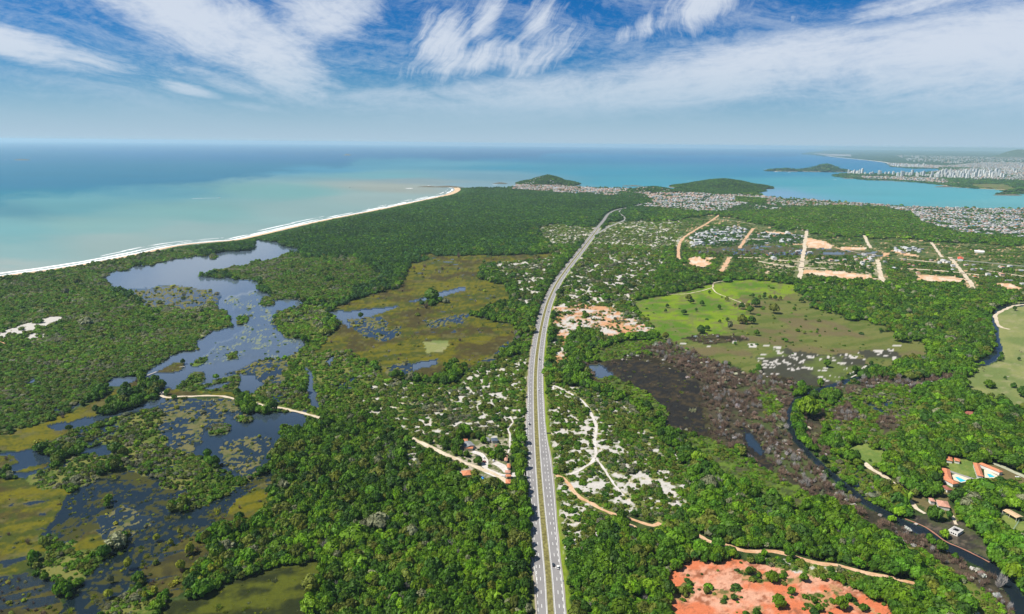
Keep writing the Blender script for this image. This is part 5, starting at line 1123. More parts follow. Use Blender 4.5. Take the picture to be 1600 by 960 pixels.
house('cabin', q6("538,640 600,648 606,686 545,685"), 3.0, 'orange-roofed cabin in the middle of the three above the resort lawn', 'cabin', M_WALL, M_TERRA)
house('cabin', q6("622,656 683,664 686,692 630,690"), 3.0, 'orange-roofed cabin, rightmost of the three above the resort lawn', 'cabin', M_WALL, M_TERRA)
house('lodge', q6("496,765 570,776 602,885 512,885"), 3.6, 'L-shaped orange-roofed lodge left of the larger swimming pool', 'lodge', M_WALL, M_TERRA, 1.9, wings=[q6("512,880 560,872 682,922 610,945")])
house('lodge', q6("826,706 888,716 938,850 872,850"), 3.6, 'L-shaped orange-roofed lodge above the smaller swimming pool', 'lodge', M_WALL, M_TERRA, 1.9, wings=[q6("880,712 915,710 1148,795 1115,820")])
house('house', q7("430,285 550,295 572,352 468,362"), 3.6, 'house with a faded pinkish clay roof between the resort and the slab', 'house', M_WALL, M_PALETERRA, 1.9, wings=[q7("346,262 398,266 425,300 370,298")])
house('house', q7("468,128 545,128 600,175 560,180"), 3.0, 'brown-roofed house half hidden under the trees below the lodge', 'house', M_WALL, M_DARKTERRA)
house('shed', q6("1215,450 1230,448 1270,478 1258,486"), 2.4, 'tiny white shed in the woods near the right edge', 'shed', M_WALL, M_WALL, .6, 'gable', windows=False)
house('villa', [(1525, 391.5), (1535, 391), (1536, 393.5), (1526, 394)], 4, 'large white villa in a clearing of the far right woods', 'villa', M_WALL, M_WALL, 1.5)
house('barn', [(1496, 402), (1504.5, 402.3), (1505, 405.5), (1497, 405.2)], 6, 'barn with a bright red-orange roof beside the far sandy road', 'barn', M_WALL, mat('red_sheet', (.62, .10, .04), .6), 2.5, 'gable')
house('hut', [(251, 612.5), (254, 612.2), (254.5, 615), (251.5, 615.2)], 2.2, 'tiny white hut at the water end of the sandy track', 'hut', M_WALL, M_GREYROOF, .6, 'gable', windows=False)
# the open ring of white walls on the dark slab
def ruin():
    c, rz, L, W = rect_from(q7("572,600 635,563 715,608 650,655"), 2.6); t = thing('ruin', 'roofless white square building on the bare dark rock slab', 'ruin', (c[0], c[1], 0), rz)
    for a, b, c_, d in ((-L / 2, L / 2, -W / 2, -W / 2 + .4), (-L / 2, L / 2, W / 2 - .4, W / 2), (-L / 2, -L / 2 + .4, -W / 2 + .4, W / 2 - .4), (L / 2 - .4, L / 2, -W / 2 + .4, W / 2 - .4)):
        bm = bmesh.new(); horiz = (b - a) > (d - c_); n = 4
        box(bm, a, b, c_, d, 2.1, 2.9); box(bm, a, b, c_, d, -.2, .5)
        for q in range(n):
            f0, f1 = (q + .18) / n - .18 / n, (q + .42) / n
            if horiz: box(bm, a + (b - a) * f0, a + (b - a) * f1, c_ + .002, d - .002, .5, 2.1)
            else: box(bm, a + .002, b - .002, c_ + (d - c_) * f0, c_ + (d - c_) * f1, .5, 2.1)
        bobj('wall', bm, M_WALL, t)
    bm = bmesh.new(); r_ = min(L, W) * .30
    for s_ in (-1, 1):
        box(bm, -L / 2 + .4, L / 2 - .4, min(s_ * W / 2, s_ * r_) + (.4 if s_ < 0 else 0), max(s_ * W / 2, s_ * r_) - (.4 if s_ > 0 else 0), 2.9, 3.05)
        box(bm, min(s_ * L / 2, s_ * r_) + (.4 if s_ < 0 else 0), max(s_ * L / 2, s_ * r_) - (.4 if s_ > 0 else 0), -r_, r_, 2.9, 3.05)
    bobj('roof_slab', bm, M_CONC, t)
ruin()
def flat_poly(name, pts, z, m, parent=None, kind=None, th=None):
    bm = bmesh.new(); c = [bm.verts.new((*G(a, b), z)) for a, b in pts]; f = bm.faces.new(c)
    if f.normal.z < 0: bmesh.ops.reverse_faces(bm, faces=[f])
    if th:
        ex = bmesh.ops.extrude_face_region(bm, geom=[f]); bmesh.ops.translate(bm, verts=[v for v in ex['geom'] if isinstance(v, bmesh.types.BMVert)], vec=(0, 0, th))
    bmesh.ops.recalc_face_normals(bm, faces=bm.faces)
    o = bobj(name, bm, m, parent)
    if kind: o['kind'] = kind
    return o
M_POOL = mat('pool_water', (.05, .50, .62), .08, .5); M_DECK = mat('pale_deck', (.62, .55, .42), .8, .2, (1, .1))
def pool(label, deck, water):
    t = thing('swimming_pool', label, 'pool', (0, 0, 0)); d = [G(a, b) for a, b in deck]; cx = float(np.mean([q[0] for q in d])); cy = float(np.mean([q[1] for q in d])); t.location = (cx, cy, 0)
    for nm, pts, z, m, th in (('deck', deck, .15, M_DECK, .12), ('water', water, .30, M_POOL, None)):
        o = flat_poly(nm, pts, z, m, t, th=th); o.location = (-cx, -cy, 0)
pool('larger blue swimming pool beside the left lodge', q6("598,842 640,830 795,884 800,905 700,924 620,895"), q6("628,860 662,864 752,904 690,918"))
pool('smaller blue swimming pool under the right lodge', q6("942,782 985,796 1090,850 1060,880 950,870"), q6("972,828 1010,832 1062,862 1000,868"))
# ball court with its canopy and fence
def open_shed(name, corners, h, label, cat, rm):
    ctr, rz, L, W = rect_from(corners, h); t = thing(name, label, cat, (ctr[0], ctr[1], 0), rz); bm = bmesh.new(); roof_bm(bm, L, W, h, .8, 'gable', .1); bobj('roof', bm, rm, t)
    n = max(2, int(L / 5))
    for q in range(n + 1):
        for s_ in (-1, 1):
            bm = bmesh.new(); x = -L / 2 + L * q / n; box(bm, x - .12, x + .12, s_ * (W / 2 - .2) - .12, s_ * (W / 2 - .2) + .12, 0, h - .2); bobj('post', bm, M_WALL, t)
open_shed('canopy', q7("1160,402 1200,378 1345,455 1310,487"), 4.0, 'long open canopy with a pale orange roof along the ball court', 'canopy', M_ORANGESHEET)
open_shed('canopy', q5("492,728 524,724 530,752 498,754"), 2.6, 'small bright blue canopy on the grass beside the village street', 'canopy', mat('blue_canvas', (.04, .20, .50), .6))
def fence(label, pts, h, m, step=2.5):
    p = [GZ(a, b, 0) for a, b in pts]; t = thing('fence', label, 'fence', (p[0][0], p[0][1], 0)); o0 = p[0]
    for a, b in zip(p[:-1], p[1:]):
        L = np.linalg.norm(b - a); n = max(1, int(L / step)); bm = bmesh.new(); d = (b - a) / L; nn = np.array([-d[1], d[0]]) * .03
        for zz in (.3, h * .5, h - .1):
            c = [bm.verts.new((*(a - o0 + s_ * nn), zz + dz)) for s_, dz in ((1, 0), (-1, 0), (-1, .08), (1, .08))] + [bm.verts.new((*(b - o0 + s_ * nn), zz + dz)) for s_, dz in ((1, 0), (-1, 0), (-1, .08), (1, .08))]
            for f in ((0, 1, 5, 4), (1, 2, 6, 5), (2, 3, 7, 6), (3, 0, 4, 7)): bm.faces.new([c[i] for i in f])
        bobj('rail', bm, m, t)
        for q in range(n + 1):
            x, y = a - o0 + (b - a) * q / n; bm = bmesh.new(); box(bm, x - .07, x + .07, y - .07, y + .07, 0, h); bobj('post', bm, m, t)
M_FENCE = mat('pale_green_paint', (.42, .56, .46), .6)
fence('pale green fence round the ball court lawn', q7("1150,442 1312,500 1316,518 1240,640"), 3.0, M_FENCE)
fence('row of short white posts along the left shoulder of the highway at the bottom', [(836.5, 913), (837.5, 930), (838.5, 950), (839.5, 975)], .9, M_WALL, 2.4)

# ------------------------------------------------------------------ towns
r = np.random.default_rng(77)
def plain_house(L, W, h, rise, kind, wc_, rc, name):
    """walls, eaves and roof of a small far house as one mesh"""
    bm = bmesh.new(); walls_bm(bm, L, W, h, rise, kind); nw = len(bm.faces)
    if kind == 'flat': box(bm, -L / 2 - .2, L / 2 + .2, -W / 2 - .2, W / 2 + .2, h - .1, h + .35)
    else: roof_bm(bm, L, W, h, rise, kind, .4)
    bm.faces.ensure_lookup_table(); nr = len(bm.faces)
    for s_ in (-1, 1):
        for q in range(2): x = (q - .5) * L * .5; box(bm, x - .7, x + .7, s_ * W / 2 - .05, s_ * W / 2 + .05, .9, 2.1)
    bm.faces.ensure_lookup_table()
    for i, f in enumerate(bm.faces): f.material_index = 0 if i < nw else (1 if i < nr else 2)
    me = bpy.data.meshes.new(name); bm.to_mesh(me); bm.free()
    for m in (wc_, rc, M_GLASS): me.materials.append(m)
    return me
M_LGREY = roof_mat('light_sheet_roof', (.52, .53, .54), .9); M_PINK = mat('peach_plaster', (.62, .42, .34), .8, .2); M_SKYB = roof_mat('blue_sheet_roof', (.15, .35, .60), .9); M_SLAB = mat('concrete_slab', (.50, .49, .47), .85, .2, (.5, .2))
HT = [(9, 7, 3.0, 1.8, 'hip', M_WALL, M_TERRA, 'white house with a terracotta hip roof'), (11, 8, 3.2, 1.6, 'gable', M_WALL, M_LGREY, 'white house with a pale sheet-metal roof'), (10, 9, 6.2, 1.6, 'hip', M_CREAM, M_PALETERRA, 'two-storey cream house with a faded clay roof'), (9, 9, 6.0, 0, 'flat', M_WALL, M_SLAB, 'two-storey white house with a flat roof'),
      (12, 8, 3.2, 1.2, 'gable', M_CONC, M_GREYROOF, 'unplastered grey house with a grey sheet roof'), (8, 7, 3.2, 0, 'flat', M_PINK, M_SLAB, 'small peach house with a flat roof'), (18, 11, 5.0, 1.8, 'gable', M_WALL, M_LGREY, 'large white shed with a pale sheet roof'), (10, 8, 3.2, 1.3, 'gable', M_WALL, M_SKYB, 'white house with a blue sheet roof')]
HM = [plain_house(*a[:4], a[4], a[5], a[6], 'house') for a in HT]
HCOL = {M_WALL: (.62, .60, .57), M_CREAM: (.54, .46, .37), M_CONC: (.38, .37, .35), M_PINK: (.54, .38, .31), M_TERRA: (.40, .17, .10), M_LGREY: (.42, .43, .44), M_PALETERRA: (.42, .27, .21), M_SLAB: (.5, .49, .47), M_GREYROOF: (.28, .29, .3), M_SKYB: (.15, .35, .6)}
hx, hy, hk, hr, hz, hs = [], [], [], [], [], []
def settle(poly, sp, prob, weights, ang, seed, lift=0.0, scl=1.0, clump=.0):
    pg = P(poly); g = G(pg[:, 0], pg[:, 1]); x0, x1, y0, y1 = g[0].min(), g[0].max(), g[1].min(), g[1].max(); q = np.random.default_rng(seed)
    D = math.hypot(x1 - x0, y1 - y0) / 2; u = np.arange(-D, D, sp); U, V = np.meshgrid(u, u * .9); ca, sa = math.cos(ang), math.sin(ang)
    V = V + (np.floor(np.arange(len(u)) / 3) * sp * .35)[:, None]              # a street every third row
    X = (x0 + x1) / 2 + U * ca - V * sa; Y = (y0 + y1) / 2 + U * sa + V * ca; X = X.ravel() + q.normal(0, sp * .12, X.size); Y = Y.ravel() + q.normal(0, sp * .12, Y.size)
    a, b = PX(X, Y); w = (fbm(a / 16, b / 8, 3, 5) - .5) * 3; m = inpoly(a + w, b + w * .3, pg) & (q.random(X.size) < prob * (1 - clump + clump * 2 * sst(fbm(X / 70, Y / 70, 3, seed), .45, .6)))
    X, Y, a, b = X[m], Y[m], a[m], b[m]; c = classify(a, b, X, Y); m = ~np.isin(c, list('Zr')) | (hill_z(X, Y) > 1)
    for line in (ROAD2, RAMP): m &= pdist(X, Y, line, 40)[0] > 14
    for line, w_ in ROADS: m &= pdist(X, Y, line, 20)[0] > w_ + 4
    X, Y = X[m], Y[m]; n = len(X); hx.append(X); hy.append(Y); hk.append(q.choice(len(HT), n, p=np.array(weights) / sum(weights))); hr.append(ang + q.choice([0, math.pi / 2], n) + q.normal(0, .06, n)); hz.append(hill_z(X, Y)); hs.append(np.full(n, scl) * q.uniform(.85, 1.2, n))
WA = [5, 3, 3, 3, 1, 2, .2, .3]; WB = [3, 5, 2, 4, 4, 3, .4, .4]; WC = [1, 5, 0, 1, 5, 1, 4, .4]
settle("800,291 830,287 850,289 893,292 930,294 930,301 880,303 860,299 800,297", 18, .7, WA, .3, 1, clump=.7, scl=1.25); settle("925,294 1040,297 1060,300 1105,303 1100,309 1040,312 1000,312 960,306 925,303", 18, .55, WA, .2, 2, clump=.8, scl=1.25)
settle("985,319 1010,315 1050,311 1110,308 1190,308 1200,314 1150,322 1130,330 1085,331 1030,325 985,323", 17, .62, WB, .1, 3, clump=.7, scl=1.1); settle("1050,300 1110,302 1190,305 1210,309 1180,312 1100,307", 18, .5, WA, .4, 4, clump=.7)
settle("1195,308 1260,312 1350,318 1430,323 1430,332 1370,324 1300,322 1200,322", 18, .5, WA, -.15, 5, clump=.7); settle("1425,323 1600,327.5 1640,329 1640,378 1560,372 1500,365 1450,350 1425,336", 17, .62, WB, -.1, 6, clump=.6)
settle("1180,322 1240,328 1300,334 1330,345 1300,352 1240,346 1180,340", 22, .3, WA, 0, 7, clump=.8); settle("1235,350 1330,358 1400,352 1470,358 1520,366 1480,372 1400,372 1340,366 1250,362", 19, .62, WB, -.1, 8, clump=.6)
settle("1078,372 1100,362 1150,354 1180,362 1170,374 1120,383 1082,386", 21, .62, WC, .1, 9, clump=.4); settle("1180,362 1262,366 1260,384 1185,382", 22, .30, WC, .1, 10, clump=.7)
settle("1180,390 1260,394 1340,398 1440,404 1600,420 1600,450 1440,430 1260,412 1180,406", 26, .22, WB, -.05, 11, clump=.9); settle("1395,386 1440,388 1442,398 1400,396", 20, .6, WC, 0, 12); settle("1340,398 1370,400 1372,412 1345,410", 20, .6, WB, 0, 13)
settle("1385,255 1470,259 1466,263.5 1395,261", 40, .7, WB, .1, 14, scl=1.9, clump=.4); settle("1440,262 1540,254 1640,255 1640,284 1560,283 1480,278 1455,274", 38, .5, WB, .1, 15, scl=1.6, clump=.8); settle("1345,276 1400,277 1470,279 1500,288 1460,285 1400,282 1350,279.5", 30, .5, WA, .1, 16, scl=1.5, clump=.5)
settle("1270,240.5 1330,242 1330,245 1300,244", 45, .5, WB, .1, 17, scl=2.2); settle("1400,243 1600,246 1600,256 1480,255 1420,252", 90, .16, WB, .1, 18, scl=2.6, clump=.8); settle("820,283 835,282 838,287 822,288", 18, .8, WA, .1, 19)
HX, HY, HK, HR, HZ, HS = [np.concatenate(a) for a in (hx, hy, hk, hr, hz, hs)]
sz = HS * np.array([a[0] for a in HT])[HK] * FPX / (np.stack([HX, HY, np.full(len(HX), -H)], -1) @ fwd); hpx, hpy = PX(HX, HY)
vis = (hpx > 2) & (hpx < 1598); order = np.argsort(-sz * vis)[:272]; one = np.zeros(len(HX), bool); one[order] = True
def town(px, py):
    if py > 386: return 'among the far sandy plots'
    if px < 1185 and py > 350: return 'by the orange dirt road'
    if px < 1270 and py > 355: return 'beside the wide sandy avenue'
    if px > 1420 and py > 300: return 'in the dense bayside town at right'
    if px < 930: return 'below the first green hill'
    if py < 335 and px < 1200: return 'between the two green hills'
    return 'in the sparse suburb near the bay'
for i in order:
    lab = HT[HK[i]][7] + ' ' + town(hpx[i], hpy[i]); o = bpy.data.objects.new('house', HM[HK[i]]); COL.objects.link(o); o.location = (HX[i], HY[i], HZ[i]); o.rotation_euler = (0, 0, HR[i]); o.scale = (HS[i],) * 3; tag(o, lab, 'house', lab.replace('house', 'houses').replace('white shed', 'white sheds'))
def town_stuff():
    V, F, C = [], [], []; k = 0; T = []
    for a in HT:
        me = HM[HT.index(a)]; me.calc_loop_triangles(); v = np.array([q.co[:] for q in me.vertices]); f = np.array([t.vertices[:] for t in me.loop_triangles]); mi = np.array([t.material_index for t in me.loop_triangles]); c = np.array([HCOL[a[5]], HCOL[a[6]], (.04, .05, .06)])[mi]; T.append((v, f, c))
    q = np.random.default_rng(5)
    for i in np.nonzero(~one)[0]:
        v, f, c = T[HK[i]]; ca, sa = math.cos(HR[i]), math.sin(HR[i]); w = v * HS[i]
        V.append(np.stack([w[:, 0] * ca - w[:, 1] * sa + HX[i], w[:, 0] * sa + w[:, 1] * ca + HY[i], w[:, 2] + HZ[i]], -1)); F.append(f + k); k += len(v); C.append(np.repeat(c * q.uniform(.75, 1.2), 3, axis=0))
    m = bpy.data.materials.new('town_paint'); m.use_nodes = True; w = NT(m.node_tree); w.l.new(w.new('ShaderNodeAttribute', attribute_name='paint').outputs['Color'], w.n['Principled BSDF'].inputs['Base Color']); w.n['Principled BSDF'].inputs['Roughness'].default_value = .8
    o = mesh_np('town_houses', np.vstack(V), np.vstack(F), m, {'paint': ('FLOAT_COLOR', 'CORNER', np.vstack(C))}, kind='stuff'); tag(o, 'mass of small far houses of the towns along the bay', 'houses')
town_stuff()
# apartment towers of the far city
M_TOWER = []
for k_, c_ in enumerate(((.86, .86, .84), (.78, .76, .72), (.62, .63, .64), (.84, .80, .74))):
    m = bpy.data.materials.new('tower_facade'); m.use_nodes = True; w = NT(m.node_tree); b = w.n['Principled BSDF']; tc = w.new('ShaderNodeTexCoord').outputs['Object']; sp_ = w.new('ShaderNodeSeparateXYZ'); w.l.new(tc, sp_.inputs[0])
    fl = w.math('GREATER_THAN', w.math('FRACT', w.math('MULTIPLY', sp_.outputs[2], 1 / 3.1)), .52); cl_ = w.math('GREATER_THAN', w.math('FRACT', w.math('MULTIPLY', w.math('ADD', sp_.outputs[0], sp_.outputs[1]), 1 / 4.2)), .42)
    w.l.new(w.mix(w.math('MULTIPLY', fl, cl_), c_, tuple(q * .45 for q in c_)), b.inputs['Base Color']); b.inputs['Roughness'].default_value = .6; M_TOWER.append(m)
def tower_mesh(k):
    q = random.Random(k); bm = bmesh.new(); L, W, h = q.uniform(16, 26), q.uniform(13, 20), 1.0
    hh = [36, 48, 60, 30, 44, 54, 40, 34][k]
    box(bm, -L / 2, L / 2, -W / 2, W / 2, -1, hh); box(bm, -L / 2 + 3, L / 2 - 3, -W / 2 - 1.6, -W / 2, 4, hh - 2); box(bm, -L * .22, L * .2, -W * .25, W * .28, hh, hh + q.uniform(4, 9)); box(bm, -L / 2 - 3, L / 2 + 3, -W / 2 - 4, W / 2 + 2, -1, 4)
    me = bpy.data.meshes.new('apartment_tower'); bm.to_mesh(me); bm.free(); me.materials.append(M_TOWER[k % 4]); return me, hh
TM = [tower_mesh(k) for k in range(8)]; TW = ['slim white', 'tall beige', 'tall grey', 'short cream', 'white mid-height', 'tall beige stepped', 'grey mid-height', 'short pale']
def towers(n, pts, jit, hmul, where, seed):
    q = random.Random(seed); p = P(pts)
    for i in range(n):
        t = (i + q.uniform(.1, .9)) / n * (len(p) - 1); j = int(t); a = p[j] + (p[min(j + 1, len(p) - 1)] - p[j]) * (t - j); py = a[1] + q.uniform(-jit, jit); x, y = [float(v_) for v_ in G(a[0], py)]
        k = q.randrange(8); o = bpy.data.objects.new('apartment_tower', TM[k][0]); COL.objects.link(o); o.location = (x, y, 0); o.rotation_euler = (0, 0, q.uniform(-.4, .4)); s_ = hmul * q.uniform(.7, 1.1); o.scale = (1.0, 1.0, s_)
        tag(o, f'{TW[k]} apartment tower {where}', 'tower', f'{TW[k]} apartment towers {where}')
towers(34, "1325,271.2 1345,272.6 1400,274.6 1440,276 1470,276.6", .9, 1.05, 'in the beachfront row behind the peninsula', 1); towers(30, "1462,275 1500,272.5 1560,271", 3.2, 1.35, 'in the tall cluster of the far city', 2); towers(26, "1465,277 1520,277.5 1570,277", 1.6, 1.1, 'at the front of the far city', 3)
towers(16, "1392,260 1420,261.6 1445,261.8", 1.0, 1.0, 'on the far side of the inlet', 4); towers(14, "1540,270 1600,266", 4, .8, 'at the right side of the far city', 5); towers(5, "1482,254.5 1500,255.5", .8, .9, 'standing apart behind the far city', 6)

# ------------------------------------------------------------------ vehicles
M_TYRE = mat('tyre', (.02, .02, .02), .9); M_LAMP = mat('lamp_glass', (.7, .68, .6), .2, .6); M_TAIL = mat('tail_lamp', (.4, .02, .02), .3, .5)
def car_mesh(paint, van=False):
    prof = [(-2.2, .35), (-2.2, .95), (-1.9, 1.05), (-1.35, 1.5 if not van else 1.9), (.45 if not van else 1.2, 1.5 if not van else 1.9), (1.15 if not van else 1.75, 1.02), (2.05, .88), (2.2, .6), (2.2, .35)]
    bm = bmesh.new(); A_ = [bm.verts.new((-.86 * (.86 if z > 1.2 else 1), y, z)) for y, z in prof]; B_ = [bm.verts.new((.86 * (.86 if z > 1.2 else 1), y, z)) for y, z in prof]; n = len(prof)
    bm.faces.new(A_); bm.faces.new(B_[::-1])
    for i in range(n): bm.faces.new((A_[i], B_[i], B_[(i + 1) % n], A_[(i + 1) % n]))
    bmesh.ops.recalc_face_normals(bm, faces=bm.faces); bmesh.ops.bevel(bm, geom=bm.edges[:], offset=.06, segments=1, affect='EDGES'); return bm
def make_car(label, px, py, rgb, heading, group=None, van=False, offset=None):
    x, y = offset if offset is not None else [float(q) for q in G(px, py)]
    t = thing('car' if not van else 'van', label, 'car' if not van else 'van', (x, y, Z_R + .02), heading, group); pm = mat('car_paint', rgb, .3, .5); bobj('body', car_mesh(pm, van), pm, t)
    top, fr = (1.5, .5) if not van else (1.9, 1.25)
    for y0, z0, y1, z1 in ((fr + .05, top - .03, 1.17 if not van else 1.8, 1.06), (-1.40, top - .04, -1.9, 1.08)):
        bm = bmesh.new(); c = [bm.verts.new(q) for q in ((-.66, y0, z0 + .03), (.66, y0, z0 + .03), (.72, y1, z1 + .03), (-.72, y1, z1 + .03))]; bm.faces.new(c); bobj('windscreen' if y0 > 0 else 'rear_window', bm, M_GLASS, t)
    for sx in (-1, 1):
        bm = bmesh.new(); xs = sx * .80; box(bm, xs - .03, xs + .03, -1.2, fr - .05, 1.08, top - .14); bobj('side_window', bm, M_GLASS, t)
        for yy in (-1.35, 1.35):
            bm = bmesh.new(); bmesh.ops.create_cone(bm, cap_ends=True, segments=14, radius1=.33, radius2=.33, depth=.22, matrix=Matrix.Translation((sx * .80, yy, .33)) @ Matrix.Rotation(R(90), 4, 'Y')); bobj('wheel', bm, M_TYRE, t)
        bm = bmesh.new(); box(bm, sx * .62 - .16, sx * .62 + .16, 2.17, 2.22, .6, .74); bobj('headlight', bm, M_LAMP, t)
        bm = bmesh.new(); box(bm, sx * .66 - .12, sx * .66 + .12, -2.23, -2.17, .7, .88); bobj('tail_light', bm, M_TAIL, t)
    return t
def on_road(px, py, lane, rgb, label, van=False):
    """car in a lane: nearest point of the median line shifted by the lane's offset"""
    x, y = [float(q) for q in G(px, py)]; i = int(np.argmin(np.hypot(HWY[:, 0] - x, HWY[:, 1] - y))); nr, d = normals(HWY); p = HWY[i] + nr[i] * lane + d[i] * float(np.dot(np.array([x, y]) - HWY[i], d[i]))
    h = math.atan2(d[i][1], d[i][0]) - math.pi / 2; make_car(label, 0, 0, rgb, h + (math.pi if lane < 0 else 0), 'cars on the highway', van, (p[0], p[1]))
on_road(863, 884, 4.7, (.03, .04, .05), 'dark car overtaking a white one on the nearest stretch of highway'); on_road(870.5, 888, 8.0, (.75, .75, .73), 'white van just behind the dark car on the nearest stretch of highway', True)
on_road(828, 664, -8.0, (.03, .04, .05), 'dark car on the left carriageway above the village turning'); on_road(846, 610, 4.8, (.7, .7, .7), 'white car on the right carriageway near the sandy track'); on_road(843, 562, 4.8, (.04, .04, .04), 'dark car on the right carriageway beside the orange clearing')
on_road(851, 512, 4.8, (.04, .05, .06), 'dark car on the right carriageway beside the small blue pool'); on_road(847, 484, -8.0, (.05, .05, .05), 'dark car on the outer left lane of the bend'); on_road(858, 488, 8.0, (.05, .04, .04), 'dark car on the outer right lane of the bend')
on_road(852, 497, 4.8, (.65, .66, .66), 'silver car between two dark ones on the bend'); on_road(876, 427.5, -4.8, (.05, .07, .14), 'dark blue car with a pale roof on the far left carriageway'); on_road(888, 427, 8.0, (.05, .05, .05), 'small dark car opposite the dark blue one'); on_road(928, 365, -4.8, (.06, .06, .07), 'farthest dark car on the left carriageway'); on_road(922, 379, 5, (.1, .1, .1), 'farthest dark car on the right carriageway'); on_road(905, 400, -8, (.6, .6, .6), 'pale car on the far straight of the left carriageway')
for a in ((756.5, 722.5, (.25, .02, .03), 1.0, 'dark red car parked in the middle of the forecourt'), (755.5, 716, (.7, .7, .7), .6, 'white car parked behind the dark red one'), (771, 721, (.72, .72, .72), .2, 'white car parked under the trees right of the dark red one'), (747, 714, (.05, .05, .05), 1.2, 'black car parked at the top of the village lane'), (787, 745, (.6, .6, .62), .9, 'silver car parked beside the nearest kiosk'), (1590, 747, (.7, .7, .7), .8, 'white car on the pale drive right of the lodges')):
    make_car(a[4], a[0], a[1], a[2], a[3], 'parked cars')
# road signs
M_STEEL = mat('galvanised_steel', (.35, .36, .37), .4, .5, metallic=.6)
def road_sign(px, py, w, h, z, rgb, label):
    x, y = [float(q) for q in G(px, py)]; t = thing('road_sign', label, 'sign', (x, y, 0)); n = 2 if w > 1.5 else 1
    for q in range(n): bm = bmesh.new(); tube(bm, [((q - .5) * w * .6 if n > 1 else 0, 0, 0), ((q - .5) * w * .6 if n > 1 else 0, 0, z + h)], [.06, .06], 8); bobj('post', bm, M_STEEL, t)
    bm = bmesh.new(); box(bm, -w / 2, w / 2, -.10, -.07, z, z + h); bobj('panel', bm, mat('sign_back', rgb, .5, .4), t)
road_sign(857.5, 683.5, 5.0, 1.6, 4.2, (.06, .07, .08), 'wide dark panel sign seen from behind on the right shoulder'); road_sign(859.5, 695.5, 1.2, 1.2, 2.0, (.3, .3, .3), 'small grey sign below the wide panel on the right shoulder'); road_sign(865, 733, 1.4, 1.4, 2.2, (.75, .75, .75), 'small white sign where the orange track leaves the highway'); road_sign(880, 913, 1.2, 1.8, 2.0, (.6, .6, .6), 'small pale sign on the right shoulder below the two nearest cars')
# jetties, boats
M_WOOD = mat('weathered_boards', (.45, .41, .36), .85, .2, (2, .2))
def jetty(label, a, b, w, name='jetty'):
    p, q = GZ(*a, 0), GZ(*b, 0); L = np.linalg.norm(q - p); t = thing(name, label, 'jetty', (p[0], p[1], -.3), math.atan2(*(q - p)[::-1])); bm = bmesh.new(); n = int(L / .35)
    for i in range(n): box(bm, i * L / n, (i + .85) * L / n, -w / 2, w / 2, .85, .93)
    bobj('deck', bm, M_WOOD, t)
    for i in range(int(L / 4) + 1):
        for s_ in (-1, 1): bm = bmesh.new(); tube(bm, [(min(i * 4 + .2, L - .2), s_ * (w / 2 - .1), -1), (min(i * 4 + .2, L - .2), s_ * (w / 2 - .1), 1.5)], [.1, .1], 6); bobj('pile', bm, M_WOOD, t)
jetty('long plank jetty reaching over the lagoon to the grassy islet', (225.5, 589), (245, 581.5), 2.2); jetty('short jetty at the tip of the grassy islet', (280, 574.6), (288.5, 573.2), 1.8); jetty('small white landing stage on the stream bank below the rock slab', (1429.5, 820.5), (1433, 819), 2.4)
def boat(label, px, py, L, rz, rgb, name='motorboat'):
    x, y = [float(q) for q in G(px, py)]; t = thing(name, label, 'boat', (x, y, -.5), rz); bm = bmesh.new(); rings = []
    for u in np.linspace(0, 1, 7):
        wd = L * .16 * (1 - max(0, (u - .45) / .55) ** 2.2); zz = .9 + .5 * u ** 2; xx = (u - .5) * L; rings.append([bm.verts.new(q) for q in ((xx, -wd, zz), (xx, -wd * .6, -.3), (xx, 0, -.5), (xx, wd * .6, -.3), (xx, wd, zz))])
    for a, b in zip(rings[:-1], rings[1:]):
        for k in range(4): bm.faces.new((a[k], a[k + 1], b[k + 1], b[k]))
        bm.faces.new((a[4], a[0], b[0], b[4]))
    bm.faces.new(rings[0][::-1]); bobj('hull', bm, mat('boat_paint', rgb, .4, .5), t); bm = bmesh.new(); box(bm, -L * .18, L * .12, -L * .09, L * .09, .9, 2.3); bobj('cabin', bm, M_WALL, t)
boat('white motorboat drawing a thin wake across the pale sea', 343, 309.3, 12, 3.3, (.8, .8, .8)); boat('small dark fishing boat alone off the long beach', 546.5, 293.3, 12, .5, (.05, .06, .08), 'fishing_boat')
wk = dense(np.stack(G(*P("343,309.4 330,309.8 315,310.2 300,310.6").T), -1), 12); v, f = strip(wk, -np.linspace(2, 5, len(wk)), np.linspace(2, 5, len(wk)), -.3); mesh_np('wake', v, f[:, ::-1], bpy.data.materials['foam'], kind='structure')
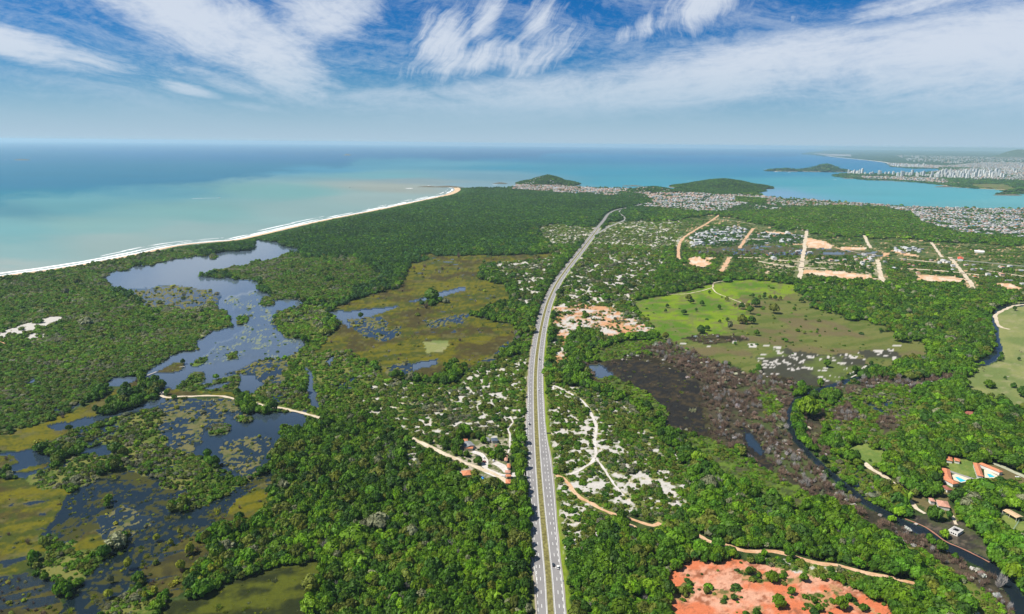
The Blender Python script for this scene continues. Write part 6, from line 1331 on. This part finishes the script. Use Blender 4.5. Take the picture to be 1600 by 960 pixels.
# cattle on the pale pasture: one continuous skinned body each
def cow(px, py, rz, rgb, label, grazing=True):
    pts = [(0, 0, 1.15), (.75, 0, 1.2), (-.75, 0, 1.18), (1.15, 0, 1.3 if not grazing else .95), (1.5, 0, 1.45 if not grazing else .45), (1.8, 0, 1.35 if not grazing else .2)]
    ed = [(0, 1), (0, 2), (1, 3), (3, 4), (4, 5)]; rad = [.42, .38, .38, .22, .17, .10]
    for bx, i0 in ((.7, 1), (-.75, 2)):
        for s_ in (-1, 1):
            n = len(pts); kx = bx + (-.10 if bx < 0 else .03); pts += [(bx, s_ * .22, .9), (kx, s_ * .24, .5), (bx, s_ * .24, .05)]; ed += [(i0, n), (n, n + 1), (n + 1, n + 2)]; rad += [.17, .09, .07]
    n = len(pts); pts += [(-1.1, 0, 1.2), (-1.2, 0, .6)]; ed += [(2, n), (n, n + 1)]; rad += [.06, .04]
    me = bpy.data.meshes.new('cow'); me.from_pydata(pts, ed, []); me.materials.append(mat('cow_hide', rgb, .8, .2, (2, .15))); o = bpy.data.objects.new('cow', me); COL.objects.link(o); x, y = G(px, py); o.location = (float(x), float(y), 0); o.rotation_euler = (0, 0, rz)
    sk = o.modifiers.new('skin', 'SKIN')
    for v_, r_ in zip(me.skin_vertices[0].data, rad): v_.radius = (r_, r_)
    me.skin_vertices[0].data[0].use_root = True
    o.modifiers.new('sub', 'SUBSURF').levels = 1; o.modifiers['sub'].render_levels = 1; tag(o, label, 'cow')
for a in ((1535, 576, .3, (.05, .04, .035), 'dark cow grazing leftmost in the pair on the pale pasture'), (1538, 577.8, 1.4, (.06, .04, .03), 'dark cow grazing rightmost in the pair on the pale pasture'), (1537, 581, 2.4, (.10, .07, .05), 'brown cow standing just below the grazing pair', False), (1592.5, 549, .8, (.05, .04, .03), 'dark cow near the right edge of the pasture'), (1596, 551, 2.0, (.07, .05, .04), 'brown-black cow just right of the one near the right edge'), (1558, 561, 1.0, (.5, .47, .42), 'whitish cow near the river bank of the pasture', False), (1575, 590, 2.8, (.42, .38, .33), 'pale cow alone in the lower pasture')): cow(*a)
